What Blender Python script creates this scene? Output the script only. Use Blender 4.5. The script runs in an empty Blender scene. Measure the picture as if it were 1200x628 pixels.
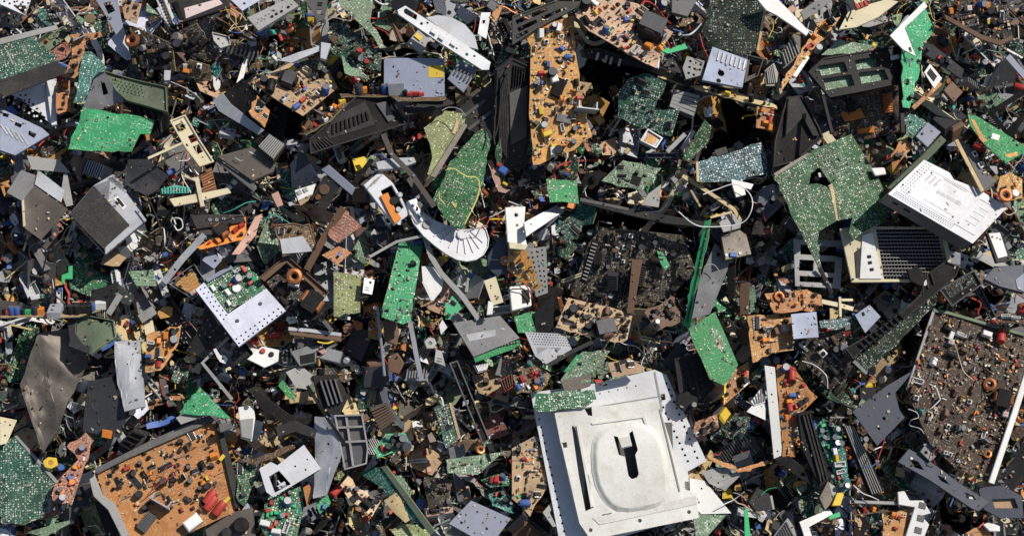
import bpy, bmesh, math, random
from mathutils import Vector, Matrix, noise
from mathutils.geometry import tessellate_polygon
random.seed(7)
R_ = math.radians
scene = bpy.context.scene
COL = scene.collection
S = 0.0025            # metres per photo pixel on the heap's mean surface
D = 5.0               # camera distance from that surface
SLOPE = R_(36)        # the heap's flank leans this much
HEAP = Matrix.Rotation(SLOPE, 4, 'X')

# ------------------------------------------------------------------ materials
MATS = {}
def new_mat(name):
    m = bpy.data.materials.new(name); m.use_nodes = True
    nt = m.node_tree; nt.nodes.clear()
    out = nt.nodes.new('ShaderNodeOutputMaterial'); b = nt.nodes.new('ShaderNodeBsdfPrincipled')
    nt.links.new(b.outputs[0], out.inputs[0]); b.inputs['Specular IOR Level'].default_value = .28
    return m, nt, b
class N:
    """tiny helper for wiring nodes"""
    def __init__(s, nt): s.nt = nt
    def n(s, t, **kw):
        x = s.nt.nodes.new('ShaderNode' + t)
        for k, v in kw.items(): setattr(x, k, v)
        return x
    def set(s, sock, v):
        if hasattr(v, 'is_output'): s.nt.links.new(v, sock)
        else:
            if isinstance(v, tuple) and len(v) == 3 and len(sock.default_value) == 4: v = v + (1,)
            sock.default_value = v
    def math(s, op, a, b=0.0, c=None):
        x = s.n('Math', operation=op); s.set(x.inputs[0], a); s.set(x.inputs[1], b)
        if c is not None: s.set(x.inputs[2], c)
        return x.outputs[0]
    def mix(s, f, a, b, blend='MIX'):
        x = s.n('Mix', data_type='RGBA', blend_type=blend)
        s.set(x.inputs[0], f); s.set(x.inputs[6], a); s.set(x.inputs[7], b)
        return x.outputs[2]
    def coords(s):
        tc = s.n('TexCoord'); oi = s.n('ObjectInfo')
        m = s.math('MULTIPLY', oi.outputs['Random'], 37.0)
        v = s.n('VectorMath', operation='ADD'); s.nt.links.new(tc.outputs['Object'], v.inputs[0])
        cx = s.n('CombineXYZ'); s.set(cx.inputs[0], m); s.set(cx.inputs[1], m)
        s.nt.links.new(cx.outputs[0], v.inputs[1])
        return v.outputs[0], oi.outputs['Random']
    def noise(s, vec, scale, detail=4, rough=.6):
        x = s.n('TexNoise'); s.set(x.inputs['Vector'], vec); s.set(x.inputs['Scale'], scale)
        s.set(x.inputs['Detail'], detail); s.set(x.inputs['Roughness'], rough)
        return x.outputs[0]
    def voro(s, vec, scale, metric='EUCLIDEAN', rnd=1.0):
        x = s.n('TexVoronoi', voronoi_dimensions='2D', distance=metric, feature='F1')
        s.set(x.inputs['Vector'], vec); s.set(x.inputs['Scale'], scale); s.set(x.inputs['Randomness'], rnd)
        return x.outputs['Distance'], x.outputs['Color'], x.outputs['Position']
    def ramp(s, v, lo, hi):
        x = s.n('MapRange', clamp=True); s.set(x.inputs[0], v); s.set(x.inputs[1], lo); s.set(x.inputs[2], hi)
        return x.outputs[0]
    def sep(s, v):
        x = s.n('SeparateXYZ'); s.nt.links.new(v, x.inputs[0]); return x.outputs
    def bump(s, h, strength, dist=.001):
        x = s.n('Bump'); s.set(x.inputs['Height'], h); s.set(x.inputs['Strength'], strength); s.set(x.inputs['Distance'], dist)
        return x.outputs[0]

def pcb(key, base, trace, dot, dots=.5, tr=.7, dirt=.4, patch=.35, rough=.56):
    """printed board: trace bundles in patches, solder points of several sizes, stains"""
    m, nt, b = new_mat('printed board ' + key); k = N(nt)
    v, rnd = k.coords(); xyz = k.sep(v)
    # patches that choose the run of the traces
    _, pc, _ = k.voro(v, 34, 'CHEBYCHEV'); ps = k.sep(pc)
    _, pc2, _ = k.voro(v, 13, 'MANHATTAN'); ps2 = k.sep(pc2)
    # runs of lines with a jog, so that no line goes the whole way
    jog = k.math('MULTIPLY', k.math('FLOOR', k.math('MULTIPLY', xyz[0], 41)), .37)
    lx = k.math('FRACT', k.math('ADD', k.math('MULTIPLY', xyz[1], 98), jog))
    jog2 = k.math('MULTIPLY', k.math('FLOOR', k.math('MULTIPLY', xyz[1], 37)), .41)
    ly = k.math('FRACT', k.math('ADD', k.math('MULTIPLY', xyz[0], 106), jog2))
    dg = k.math('FRACT', k.math('MULTIPLY', k.math('ADD', xyz[0], xyz[1]), 80))
    lx = k.math('LESS_THAN', lx, .42); ly = k.math('LESS_THAN', ly, .42); dg = k.math('LESS_THAN', dg, .36)
    sel = k.math('GREATER_THAN', ps[0], .5)
    ln = k.n('Mix', data_type='FLOAT'); k.set(ln.inputs[0], sel); k.set(ln.inputs[2], lx); k.set(ln.inputs[3], ly)
    ln2 = k.n('Mix', data_type='FLOAT'); k.set(ln2.inputs[0], k.math('GREATER_THAN', ps[1], .86)); nt.links.new(ln.outputs[0], ln2.inputs[2]); k.set(ln2.inputs[3], dg)
    present = k.math('GREATER_THAN', ps[2], .3)
    line = k.math('MULTIPLY', k.math('MULTIPLY', ln2.outputs[0], present), tr)
    dark = tuple(c * (1 - patch) for c in base); light = tuple(min(1, c * (1 + patch)) for c in base)
    col = k.mix(ps2[0], dark, light)
    col = k.mix(line, col, trace)
    # silk printed outlines of parts
    d3, c3, _ = k.voro(v, 48, 'CHEBYCHEV', .8); s3 = k.sep(c3)
    ring = k.math('MULTIPLY', k.math('COMPARE', d3, .33, .035), k.math('GREATER_THAN', s3[0], .72))
    col = k.mix(k.math('MULTIPLY', ring, .25), col, (.55, .58, .5))
    body = k.math('MULTIPLY', k.math('LESS_THAN', d3, .2), k.math('GREATER_THAN', s3[1], .95))
    col = k.mix(body, col, (.02, .02, .02))
    # solder points, large and small
    d1, c1, _ = k.voro(v, 150, 'EUCLIDEAN', .28); s1 = k.sep(c1)
    m1 = k.math('MULTIPLY', k.math('LESS_THAN', d1, k.math('MULTIPLY', s1[1], .37)), k.math('GREATER_THAN', s1[0], k.math('SUBTRACT', 1.12 - dots, k.math('MULTIPLY', ps2[1], .24))))
    d2, c2, _ = k.voro(v, 300, 'EUCLIDEAN', .12); s2 = k.sep(c2)
    m2 = k.math('MULTIPLY', k.math('LESS_THAN', d2, .27), k.math('GREATER_THAN', s2[0], 1 - dots * .55))
    clus = k.math('GREATER_THAN', ps[1], .45)
    m2 = k.math('MULTIPLY', m2, clus)
    mask = k.math('MAXIMUM', m1, m2)
    tin = k.mix(s1[2], tuple(c * .62 for c in dot), dot)
    col = k.mix(mask, col, tin)
    # dust and scorched stains
    n1 = k.noise(v, 9, 5); n2 = k.noise(v, 55, 3)
    dm = k.math('MULTIPLY', k.ramp(n1, .45, .72), dirt)
    col = k.mix(dm, col, (.095, .078, .055))
    col = k.mix(k.math('MULTIPLY', k.ramp(n2, .55, .75), dirt * .4), col, (.17, .155, .125))
    hs = k.n('HueSaturation'); k.set(hs.inputs['Value'], k.math('ADD', k.math('MULTIPLY', rnd, .5), .75)); k.set(hs.inputs['Color'], col)
    k.set(hs.inputs['Hue'], k.math('ADD', k.math('MULTIPLY', rnd, .03), .485))
    nt.links.new(hs.outputs[0], b.inputs['Base Color'])
    k.set(b.inputs['Roughness'], k.math('ADD', k.math('MULTIPLY', n1, .3), rough - .1))
    k.set(b.inputs['Metallic'], k.math('MULTIPLY', mask, .35))
    k.set(b.inputs['Normal'], k.bump(k.math('ADD', mask, k.math('MULTIPLY', line, .3)), .5, .0015))
    MATS[key] = m

def plain(key, col, rough=.5, metal=0.0, dirt=.3, dirtcol=(.16, .14, .11), scr=.25, vary=.3, bump=.15, fine=140):
    """painted metal, moulded plastic, bare sheet: dusty, scratched, each object a little different"""
    m, nt, b = new_mat('worn ' + key); k = N(nt)
    v, rnd = k.coords()
    n1 = k.noise(v, 14, 5, .65); n2 = k.noise(v, fine, 3)
    st = k.n('VectorMath', operation='MULTIPLY'); nt.links.new(v, st.inputs[0]); st.inputs[1].default_value = (1, .06, .3)
    n3 = k.noise(st.outputs[0], 330, 2)
    hs = k.n('HueSaturation'); k.set(hs.inputs['Color'], col + (1,)); k.set(hs.inputs['Value'], k.math('ADD', k.math('MULTIPLY', rnd, vary), 1 - vary / 2))
    n0 = k.noise(v, 5, 3, .55)
    c = k.mix(k.math('MULTIPLY', k.ramp(n0, .42, .68), min(.75, dirt * 1.1)), hs.outputs[0], tuple(x * .55 for x in col))
    c = k.mix(k.math('MULTIPLY', k.ramp(n1, .50, .72), dirt), c, dirtcol)
    sp = k.noise(v, 420, 2, .5)
    c = k.mix(k.math('MULTIPLY', k.math('MULTIPLY', k.ramp(sp, .60, .66), k.ramp(n0, .4, .6)), min(1, dirt * 1.4)), c, tuple(min(1, x * 1.8 + .03) for x in dirtcol))
    c = k.mix(k.math('MULTIPLY', k.ramp(n2, .56, .70), dirt * .6), c, tuple(x * .45 for x in dirtcol))
    lite = tuple(min(1, x * 1.5 + .05) for x in col)
    c = k.mix(k.math('MULTIPLY', k.ramp(n3, .62, .7), scr), c, lite)
    nt.links.new(c, b.inputs['Base Color'])
    k.set(b.inputs['Metallic'], metal)
    k.set(b.inputs['Roughness'], k.math('ADD', k.math('MULTIPLY', n1, .35), rough - .06))
    k.set(b.inputs['Normal'], k.bump(k.math('ADD', n1, k.math('MULTIPLY', n2, .3)), bump, .002))
    if max(col) < .05: b.inputs['Specular IOR Level'].default_value = .13
    MATS[key] = m

TIN = (.62, .62, .56)
pcb('gb', (.018, .185, .065), (.045, .30, .12), (.45, .52, .36), .2, .7, .15, .2)
pcb('gm', (.0095, .066, .022), (.03, .135, .05), (.56, .58, .48), .58, .7, .22)
pcb('gv', (.012, .105, .034), (.03, .19, .07), (.5, .54, .42), .5, .7, .18)
pcb('gd', (.009, .042, .024), (.035, .10, .06), (.50, .54, .46), .5, .65, .25)
pcb('gt', (.008, .085, .066), (.035, .19, .15), (.45, .55, .48), .4, .7, .25)
pcb('gl', (.085, .155, .085), (.20, .30, .19), (.52, .55, .46), .5, .6, .4)
pcb('gy', (.13, .155, .05), (.25, .26, .11), (.5, .5, .36), .5, .6, .4)
pcb('gn', (.009, .040, .046), (.085, .17, .18), (.5, .56, .55), .55, .8, .2)
pcb('bo', (.35, .150, .040), (.45, .22, .075), (.52, .42, .28), .2, .6, .4, .22)
pcb('bh', (.048, .029, .014), (.095, .058, .030), (.42, .36, .27), .3, .6, .35)
pcb('bt', (.42, .29, .15), (.52, .38, .21), (.58, .5, .36), .25, .45, .45, .15)
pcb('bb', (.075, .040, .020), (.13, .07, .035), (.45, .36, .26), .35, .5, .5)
pcb('bk', (.026, .018, .011), (.06, .042, .026), (.36, .32, .26), .3, .5, .45)
pcb('br', (.20, .072, .042), (.36, .17, .12), (.52, .36, .26), .45, .7, .4)
pcb('pc', (.40, .25, .16), (.5, .34, .23), (.58, .5, .4), .3, .5, .45, .2)
pcb('dk', (.008, .022, .011), (.02, .045, .026), (.46, .48, .4), .42, .5, .3)
plain('edge', (.30, .25, .13), .7, 0, .3)
plain('pk', (.012, .0115, .011), .42, 0, .34, (.050, .042, .032), .2)
plain('pd', (.028, .027, .027), .45, 0, .42, (.085, .073, .056), .25)
plain('pg', (.085, .084, .086), .42, 0, .45, (.16, .138, .105), .3)
plain('pw', (.61, .595, .545), .5, 0, .42, (.34, .29, .21), .15, .12)
plain('pe', (.52, .455, .30), .5, 0, .35, (.2, .16, .1), .1, .2)
plain('pl', (.20, .215, .27), .42, 0, .3, (.15, .14, .13), .25)
plain('pn', (.035, .042, .062), .38, 0, .25, (.1, .1, .1), .3)
plain('ms', (.37, .38, .40), .5, .3, .4, (.15, .135, .11), .4)
plain('mg', (.20, .20, .20), .38, .5, .45, (.09, .082, .07), .35)
plain('mw', (.57, .575, .59), .5, .05, .38, (.30, .265, .20), .25, .1, .12)
plain('md', (.05, .05, .055), .42, .4, .4, (.07, .062, .05), .35)
plain('mb', (.125, .108, .09), .42, .4, .55, (.075, .06, .045), .4)
plain('ma', (.36, .365, .385), .38, .6, .3, (.2, .19, .16), .5)
plain('mv', (.44, .45, .53), .42, .25, .3, (.17, .165, .15), .3, .15)
plain('gs', (.15, .19, .12), .5, .3, .5, (.09, .075, .05), .35)
plain('cu', (.45, .17, .07), .35, .7, .4, (.07, .04, .02), .6, .3, .3, 500)
plain('ye', (.58, .40, .04), .5, 0, .2, (.2, .14, .05), .1)
plain('re', (.36, .04, .03), .4, 0, .2, (.12, .05, .04), .1)
plain('bl', (.045, .10, .30), .38, 0, .2, (.1, .1, .12), .15)
plain('or', (.62, .20, .03), .45, 0, .25, (.16, .08, .03), .1)
plain('gp', (.03, .33, .12), .42, 0, .2, (.1, .14, .07), .1)
plain('tq', (.05, .34, .27), .45, 0, .3, (.1, .14, .12), .1)
plain('pi', (.42, .25, .19), .55, 0, .4, (.18, .11, .08), .1, .2)
plain('bw', (.13, .075, .045), .55, 0, .4, (.07, .05, .035), .2)
plain('mx', (.235, .26, .335), .5, .2, .3, (.14, .135, .12), .3, .2)
plain('yo', (.42, .38, .10), .5, 0, .3, (.2, .17, .08), .1)
plain('wh', (.62, .61, .58), .5, 0, .25, (.26, .23, .19), .1, .2)
plain('gr', (.27, .265, .25), .5, 0, .4, (.14, .125, .1), .2)
plain('pp', (.62, .50, .47), .7, 0, .25, (.4, .32, .26), .1, .1)
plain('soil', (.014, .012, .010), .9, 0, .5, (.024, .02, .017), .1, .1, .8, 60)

# ------------------------------------------------------------------ mesh collector
class MB:
    def __init__(s): s.v, s.f, s.m, s.slots = [], [], [], []
    def slot(s, k):
        if k not in s.slots: s.slots.append(k)
        return s.slots.index(k)
    def add(s, verts, faces, mat, M=None):
        o = len(s.v); i = s.slot(mat)
        for p in verts:
            p = Vector(p)
            s.v.append(tuple(M @ p) if M is not None else tuple(p))
        for f in faces: s.f.append([o + a for a in f]); s.m.append(i)
    def box(s, c, d, mat, M=None, taper=1.0):
        x, y, z = d[0] / 2, d[1] / 2, d[2]
        t = taper
        vs = [(-x, -y, 0), (x, -y, 0), (x, y, 0), (-x, y, 0), (-x * t, -y * t, z), (x * t, -y * t, z), (x * t, y * t, z), (-x * t, y * t, z)]
        vs = [(a + c[0], b + c[1], e + c[2]) for a, b, e in vs]
        s.add(vs, [(3, 2, 1, 0), (4, 5, 6, 7), (0, 1, 5, 4), (1, 2, 6, 5), (2, 3, 7, 6), (3, 0, 4, 7)], mat, M)
    def bbox(s, c, d, mat, e=None, M=None):
        """box with chamfered top edges"""
        e = e or min(d) * .12
        x, y, z = d[0] / 2, d[1] / 2, d[2]
        def ring(a, b, zz): return [(c[0] - a, c[1] - b, c[2] + zz), (c[0] + a, c[1] - b, c[2] + zz), (c[0] + a, c[1] + b, c[2] + zz), (c[0] - a, c[1] + b, c[2] + zz)]
        vs = ring(x, y, 0) + ring(x, y, z - e) + ring(x - e, y - e, z)
        fs = [(3, 2, 1, 0), (8, 9, 10, 11)]
        for r in (0, 4):
            for i in range(4): j = (i + 1) % 4; fs.append((r + i, r + j, r + 4 + j, r + 4 + i))
        s.add(vs, fs, mat, M)
    def lathe(s, prof, n, mat, M=None, capmat=None):
        """prof: (r, z) from bottom to top about z"""
        vs, fs = [], []
        for r, z in prof:
            for i in range(n): a = 2 * math.pi * i / n; vs.append((r * math.cos(a), r * math.sin(a), z))
        for k in range(len(prof) - 1):
            for i in range(n): j = (i + 1) % n; fs.append((k * n + i, k * n + j, (k + 1) * n + j, (k + 1) * n + i))
        fs.append(tuple(reversed(range(n))))
        s.add(vs, fs, mat, M)
        top = [(prof[-1][0] * math.cos(2 * math.pi * i / n), prof[-1][0] * math.sin(2 * math.pi * i / n), prof[-1][1]) for i in range(n)]
        s.add(top, [tuple(range(n))], capmat or mat, M)
    def tube(s, pts, r, mat, n=6, M=None):
        pts = [Vector(p) for p in pts]; vs, fs = [], []
        up = Vector((.13, .2, 1)).normalized()
        for i, p in enumerate(pts):
            t = (pts[min(i + 1, len(pts) - 1)] - pts[max(i - 1, 0)]).normalized()
            a = t.cross(up)
            if a.length < .05: a = t.cross(Vector((1, 0, 0)))
            a.normalize(); b = t.cross(a)
            for k in range(n): q = 2 * math.pi * k / n; vs.append(tuple(p + (a * math.cos(q) + b * math.sin(q)) * r))
        for i in range(len(pts) - 1):
            for k in range(n): j = (k + 1) % n; fs.append((i * n + k, i * n + j, (i + 1) * n + j, (i + 1) * n + k))
        fs.append(tuple(reversed(range(n)))); fs.append(tuple(range((len(pts) - 1) * n, len(pts) * n)))
        s.add(vs, fs, mat, M)
    def torus(s, R, r, mat, M=None, n=14, k=7):
        vs, fs = [], []
        for i in range(n):
            a = 2 * math.pi * i / n
            for j in range(k):
                b = 2 * math.pi * j / k; q = R + r * math.cos(b)
                vs.append((q * math.cos(a), q * math.sin(a), r * math.sin(b)))
        for i in range(n):
            for j in range(k): fs.append((i * k + j, ((i + 1) % n) * k + j, ((i + 1) % n) * k + (j + 1) % k, i * k + (j + 1) % k))
        s.add(vs, fs, mat, M)
    def plate(s, outer, holes, z0, z1, mat, side=None, M=None):
        loops = [outer] + list(holes)
        flat = [p for l in loops for p in l]
        tris = tessellate_polygon([[Vector((p[0], p[1], 0)) for p in l] for l in loops])
        n = len(flat)
        def a2(t): (x0, y0), (x1, y1), (x2, y2) = [flat[i] for i in t]; return (x1 - x0) * (y2 - y0) - (x2 - x0) * (y1 - y0)
        tris = [t if a2(t) > 0 else tuple(reversed(t)) for t in tris]
        vs = [(x, y, z1) for x, y in flat] + [(x, y, z0) for x, y in flat]
        s.add(vs, [tuple(t) for t in tris] + [tuple(n + i for i in reversed(t)) for t in tris], mat, M)
        o = 0; vv, ff = [], []
        for li, l in enumerate(loops):
            m = len(l)
            ar = sum(l[i][0] * l[(i + 1) % m][1] - l[(i + 1) % m][0] * l[i][1] for i in range(m))
            for i in range(m):
                j = (i + 1) % m; b = len(vv)
                vv += [(l[i][0], l[i][1], z0), (l[j][0], l[j][1], z0), (l[j][0], l[j][1], z1), (l[i][0], l[i][1], z1)]
                ccw = (ar > 0) == (li == 0)
                ff.append((b, b + 1, b + 2, b + 3) if ccw else (b + 3, b + 2, b + 1, b))
        s.add(vv, ff, side or mat, M)
    def mesh(s, name, warp=None, cut=.02, smooth=None, weld=False, bevel=0):
        me = bpy.data.meshes.new(name)
        me.from_pydata(s.v, [], s.f)
        me.polygons.foreach_set('material_index', s.m)
        for k in s.slots: me.materials.append(MATS[k])
        if warp or weld or bevel:
            bm = bmesh.new(); bm.from_mesh(me)
            bmesh.ops.remove_doubles(bm, verts=bm.verts, dist=2e-5)
            if bevel:
                es = [e for e in bm.edges if len(e.link_faces) == 2 and e.calc_face_angle(0) > .6]
                bmesh.ops.bevel(bm, geom=es, offset=bevel, segments=1, affect='EDGES', profile=.5)
            if warp:
                for _ in range(5):
                    es = [e for e in bm.edges if e.calc_length() > cut]
                    if not es or len(bm.verts) > 9000: break
                    bmesh.ops.subdivide_edges(bm, edges=es, cuts=1)
                    bmesh.ops.triangulate(bm, faces=[f for f in bm.faces if len(f.verts) > 3])
                for v in bm.verts: v.co = warp(v.co)
            bm.to_mesh(me); bm.free()
        if smooth:
            me.polygons.foreach_set('use_smooth', [True] * len(me.polygons))
            me.set_sharp_from_angle(angle=smooth)
        me.update()
        return me

def link(name, me, parent=None, M=None):
    o = bpy.data.objects.new(name, me); COL.objects.link(o)
    if parent is not None:
        o.parent = parent
        if M is not None: o.matrix_local = M
    elif M is not None: o.matrix_world = HEAP @ M
    return o
def tag(o, label, cat, group=None, kind=None):
    if label: o['label'] = label
    if cat: o['category'] = cat
    if group: o['group'] = group
    if kind: o['kind'] = kind
    return o

# ------------------------------------------------------------------ planes that things lie in
def area(p): return sum(p[i][0] * p[(i + 1) % len(p)][1] - p[(i + 1) % len(p)][0] * p[i][1] for i in range(len(p))) / 2
def inside(p, poly):
    c = False; n = len(poly); j = n - 1
    for i in range(n):
        if (poly[i][1] > p[1]) != (poly[j][1] > p[1]) and p[0] < (poly[j][0] - poly[i][0]) * (p[1] - poly[i][1]) / (poly[j][1] - poly[i][1]) + poly[i][0]: c = not c
        j = i
    return c
class Plane:
    """a leaning plane in the heap, at height w (m) over its mean surface under the middle of the outline, with slopes gx, gy"""
    def __init__(s, pts, w, gx, gy, along=None):
        cx = (min(p[0] for p in pts) + max(p[0] for p in pts)) / 2; cy = (min(p[1] for p in pts) + max(p[1] for p in pts)) / 2
        s.c = (cx, cy); s.w, s.gx, s.gy = w, gx, gy
        t = (D - w) / D
        s.xc, s.yc = (cx - 600) * S * t, (314 - cy) * S * t
        n = Vector((-gx, -gy, 1)).normalized()
        o = s.hit(cx, cy)
        if along is None:
            best = max(range(len(pts)), key=lambda i: (Vector(pts[i]) - Vector(pts[(i + 1) % len(pts)])).length)
            a, b = s.hit(*pts[best]), s.hit(*pts[(best + 1) % len(pts)])
        else: a, b = s.hit(*along[0]), s.hit(*along[1])
        ex = (b - a); ex = (ex - n * ex.dot(n)).normalized()
        if ex.x < 0: ex = -ex
        ey = n.cross(ex)
        s.M = Matrix((ex, ey, n)).transposed().to_4x4(); s.M.translation = o
        s.I = s.M.inverted()
    def hit(s, px, py):
        X, Y = (px - 600) * S, (314 - py) * S
        t = (D - s.w + s.gx * s.xc + s.gy * s.yc) / (D + s.gx * X + s.gy * Y)
        return Vector((X * t, Y * t, D - D * t))
    def loc(s, px, py):
        q = s.I @ s.hit(px, py); return (q.x, q.y)
    def poly(s, pts):
        l = [s.loc(*p) for p in pts]
        return l if area(l) > 0 else l[::-1]
def circ(c, r, n=8, a0=.2): return [(c[0] + r * math.cos(a0 + 2 * math.pi * i / n), c[1] + r * math.sin(a0 + 2 * math.pi * i / n)) for i in range(n)]
def shrink(poly, d):
    """inset a CCW polygon by d"""
    out = []; n = len(poly)
    for i in range(n):
        p0, p1, p2 = Vector(poly[i - 1]), Vector(poly[i]), Vector(poly[(i + 1) % n])
        e1 = (p1 - p0).normalized(); e2 = (p2 - p1).normalized()
        n1 = Vector((-e1.y, e1.x)); n2 = Vector((-e2.y, e2.x)); b = n1 + n2
        if b.length < .2: b = n1
        b.normalize(); k = max(.35, b.dot(n1))
        out.append(tuple(p1 + b * (d / k)))
    return out
def dent_fn(mm, seed, freq=9):
    o = Vector((seed * 3.1, seed * 1.7, seed))
    def f(co):
        q = Vector((co.x, co.y, 0)) * freq + o
        return Vector((co.x, co.y, co.z + mm * .001 * 2 * noise.noise(q) + mm * .0008 * noise.noise(q * 2.7)))
    return f
def wobble(pts, a):
    """ragged broken outline: extra points along long edges, in metres"""
    out = []; n = len(pts)
    for i in range(n):
        p, q = Vector(pts[i]), Vector(pts[(i + 1) % n]); out.append(tuple(p)); L = (q - p).length
        k = int(L / .018)
        if k and random.random() < .6:
            nn = Vector((-(q - p).y, (q - p).x)).normalized()
            for j in range(1, k + 1):
                if random.random() < .75: out.append(tuple(p.lerp(q, (j + random.uniform(-.25, .25)) / (k + 1)) + nn * random.uniform(-a, a)))
    return out
# ------------------------------------------------------------------ electronic parts, metres, base at z = 0
PROTO = {}; SUB = {}
def proto(key, name, mb, rad, smooth=R_(40), sub=None, **kw):
    PROTO[key] = (name, mb.mesh(name, smooth=smooth, **kw), rad)
    if sub: SUB[key] = (sub[0], sub[1].mesh(sub[0], smooth=smooth))
def give_sub(o, key):
    if key in SUB:
        c = bpy.data.objects.new(*SUB[key]); COL.objects.link(c); c.parent = o
def RX(a): return Matrix.Rotation(a, 4, 'X')
def RY(a): return Matrix.Rotation(a, 4, 'Y')
def RZ(a): return Matrix.Rotation(a, 4, 'Z')
def TR(x, y, z): return Matrix.Translation((x, y, z))
for key, c, r, h in (('capk', 'pk', .009, .024), ('capb', 'bl', .0085, .022), ('capn', 'pn', .012, .03), ('caps', 'pk', .0055, .013), ('capt', 'tq', .0065, .016), ('capg', 'gr', .008, .02)):
    b = MB(); b.lathe([(r * .92, 0), (r, .0012), (r, h - .002), (r * .9, h)], 12, c, capmat='md' if c in ('pk', 'pn') else 'mg'); proto(key, 'capacitor', b, r)
def lying(key, c, r, h):
    b = MB(); M = TR(-h / 2, 0, r) @ RY(math.pi / 2)
    b.lathe([(r * .9, 0), (r, .001), (r, h - .002), (r * .9, h)], 12, c, M, capmat='ma')
    b.tube([(h / 2, r * .4, r), (h / 2 + .005, r * .4, r * .8), (h / 2 + .007, r * .4, 0)], .0007, 'ma', 4); proto(key, 'capacitor', b, h / 2)
lying('lcapk', 'pk', .008, .026); lying('lcapr', 're', .0085, .03); lying('lcapb', 'bl', .007, .02)
for key, c, d in (('fily', 'ye', (.017, .009, .013)), ('filr', 're', (.015, .008, .011)), ('filb', 'bl', (.015, .008, .012)), ('filw', 'wh', (.02, .011, .014)), ('filo', 'or', (.015, .01, .012)), ('filg', 'gp', (.013, .008, .01)), ('filp', 'bw', (.016, .009, .012))):
    b = MB(); b.bbox((0, 0, .001), d, c); proto(key, 'film_capacitor', b, d[0] / 2)
for key, c, c2 in (('res', 'pe', 're'), ('resb', 'bl', 'bw'), ('resk', 'bw', 'pk')):
    b = MB(); M = TR(-.007, 0, .004) @ RY(math.pi / 2)
    b.lathe([(.0018, 0), (.0026, .001), (.0026, .003), (.0021, .004), (.0021, .010), (.0026, .011), (.0026, .013), (.0018, .014)], 8, c, M)
    b.lathe([(.0024, .0045), (.0024, .006)], 8, c2, M); b.lathe([(.0024, .0075), (.0024, .009)], 8, c2, M)
    b.tube([(-.012, 0, 0), (-.011, 0, .0036), (-.006, 0, .004)], .0006, 'ma', 4); b.tube([(.012, 0, 0), (.011, 0, .0036), (.006, 0, .004)], .0006, 'ma', 4)
    proto(key, 'resistor', b, .011)
for key, c in (('disc', 'or'), ('discb', 'bw'), ('discy', 'ye')):
    b = MB(); b.lathe([(.003, -.0015), (.006, -.001), (.006, .001), (.003, .0015)], 12, c, TR(0, 0, .009) @ RX(math.pi / 2))
    b.tube([(-.003, 0, 0), (-.003, 0, .006)], .0006, 'ma', 4); b.tube([(.003, 0, 0), (.003, 0, .006)], .0006, 'ma', 4); proto(key, 'disc_capacitor', b, .006)
def chip(key, L, W, mat='pk', n=8):
    b = MB(); b.bbox((0, 0, .002), (L, W, .0045), mat, .0008)
    for s in (-1, 1):
        for i in range(n): b.box(((i - (n - 1) / 2) * L / n * .98, s * (W / 2 + .0012), 0), (L / n * .45, .0028, .0032), 'ma')
    proto(key, 'chip', b, L / 2)
chip('dip', .028, .010); chip('dipl', .048, .017, n=14); chip('dips', .014, .009, n=4)
b = MB(); b.bbox((0, 0, .001), (.026, .026, .0035), 'pk', .0006)
for q in range(4):
    for i in range(9): b.box(((i - 4) * .0026, .0142, 0), (.0012, .0028, .0018), 'ma', RZ(q * math.pi / 2))
proto('qfp', 'chip', b, .016)
b = MB(); b.bbox((0, 0, .008), (.013, .006, .012), 'pk'); b.box((0, .0035, .008), (.013, .0016, .019), 'ma')
for i in (-1, 0, 1): b.box((i * .004, 0, 0), (.0012, .0012, .009), 'ma')
proto('to220', 'transistor', b, .007)
b = MB(); b.lathe([(.0045, .003), (.0045, .0085), (.004, .009)], 9, 'pk'); b.box((0, 0, 0), (.004, .001, .004), 'ma'); proto('to92', 'transistor', b, .005)
def sink(key, L, W, H, n, mat='ma', back=True):
    b = MB(); b.box((0, 0, 0), (L, W, .004), mat)
    for i in range(n): b.box((-L / 2 + (i + .5) * L / n, 0, .004), (L / n * .38, W, H), mat)
    proto(key, 'heat_sink', b, max(L, W) / 2)
sink('hs', .045, .028, .022, 8); sink('hsk', .05, .03, .024, 9, 'md'); sink('hsl', .11, .06, .03, 14, 'mg'); sink('hslk', .10, .055, .028, 12, 'pk'); sink('hst', .06, .014, .034, 8, 'mg')
b = MB(); b.box((0, 0, 0), (.05, .0025, .042), 'ms'); b.box((-.02, .008, 0), (.0025, .016, .042), 'ms'); b.box((.02, .008, 0), (.0025, .016, .042), 'ms'); proto('hsu', 'heat_sink', b, .026)
def trafo(key, s, tape='ye', core='md'):
    b = MB()
    for k in range(5): b.box((0, 0, .002 * s + k * .0062 * s), (.044 * s, .034 * s, .0058 * s), core)
    t = MB(); t.bbox((0, 0, .004 * s), (.026 * s, .05 * s, .026 * s), tape, .004 * s)
    b.bbox((0, 0, .0005), (.05 * s, .03 * s, .003 * s), 'pk')
    proto(key, 'transformer', b, .028 * s, sub=('winding', t))
trafo('trf', .8); trafo('trfl', 1.35, 'bw'); trafo('trfc', 1.0, 'cu', 'pk'); trafo('trfk', 1.0, 'pk', 'md')
b = MB(); b.torus(.011, .0055, 'cu', TR(0, 0, .0055)); proto('coil', 'coil', b, .017)
b = MB(); b.torus(.010, .005, 'cu', TR(0, 0, .016) @ RX(math.pi / 2)); b.box((0, 0, 0), (.02, .012, .004), 'pk'); proto('coilv', 'coil', b, .014)
b = MB()
for k in range(9): b.torus(.0052, .0014, 'cu', TR((k - 4) * .0027, 0, .0066) @ RY(math.pi / 2), 10, 5)
b.lathe([(.004, 0), (.004, .03)], 8, 'pk', TR(-.015, 0, .0066) @ RY(math.pi / 2)); proto('rod', 'coil', b, .014)
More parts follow.
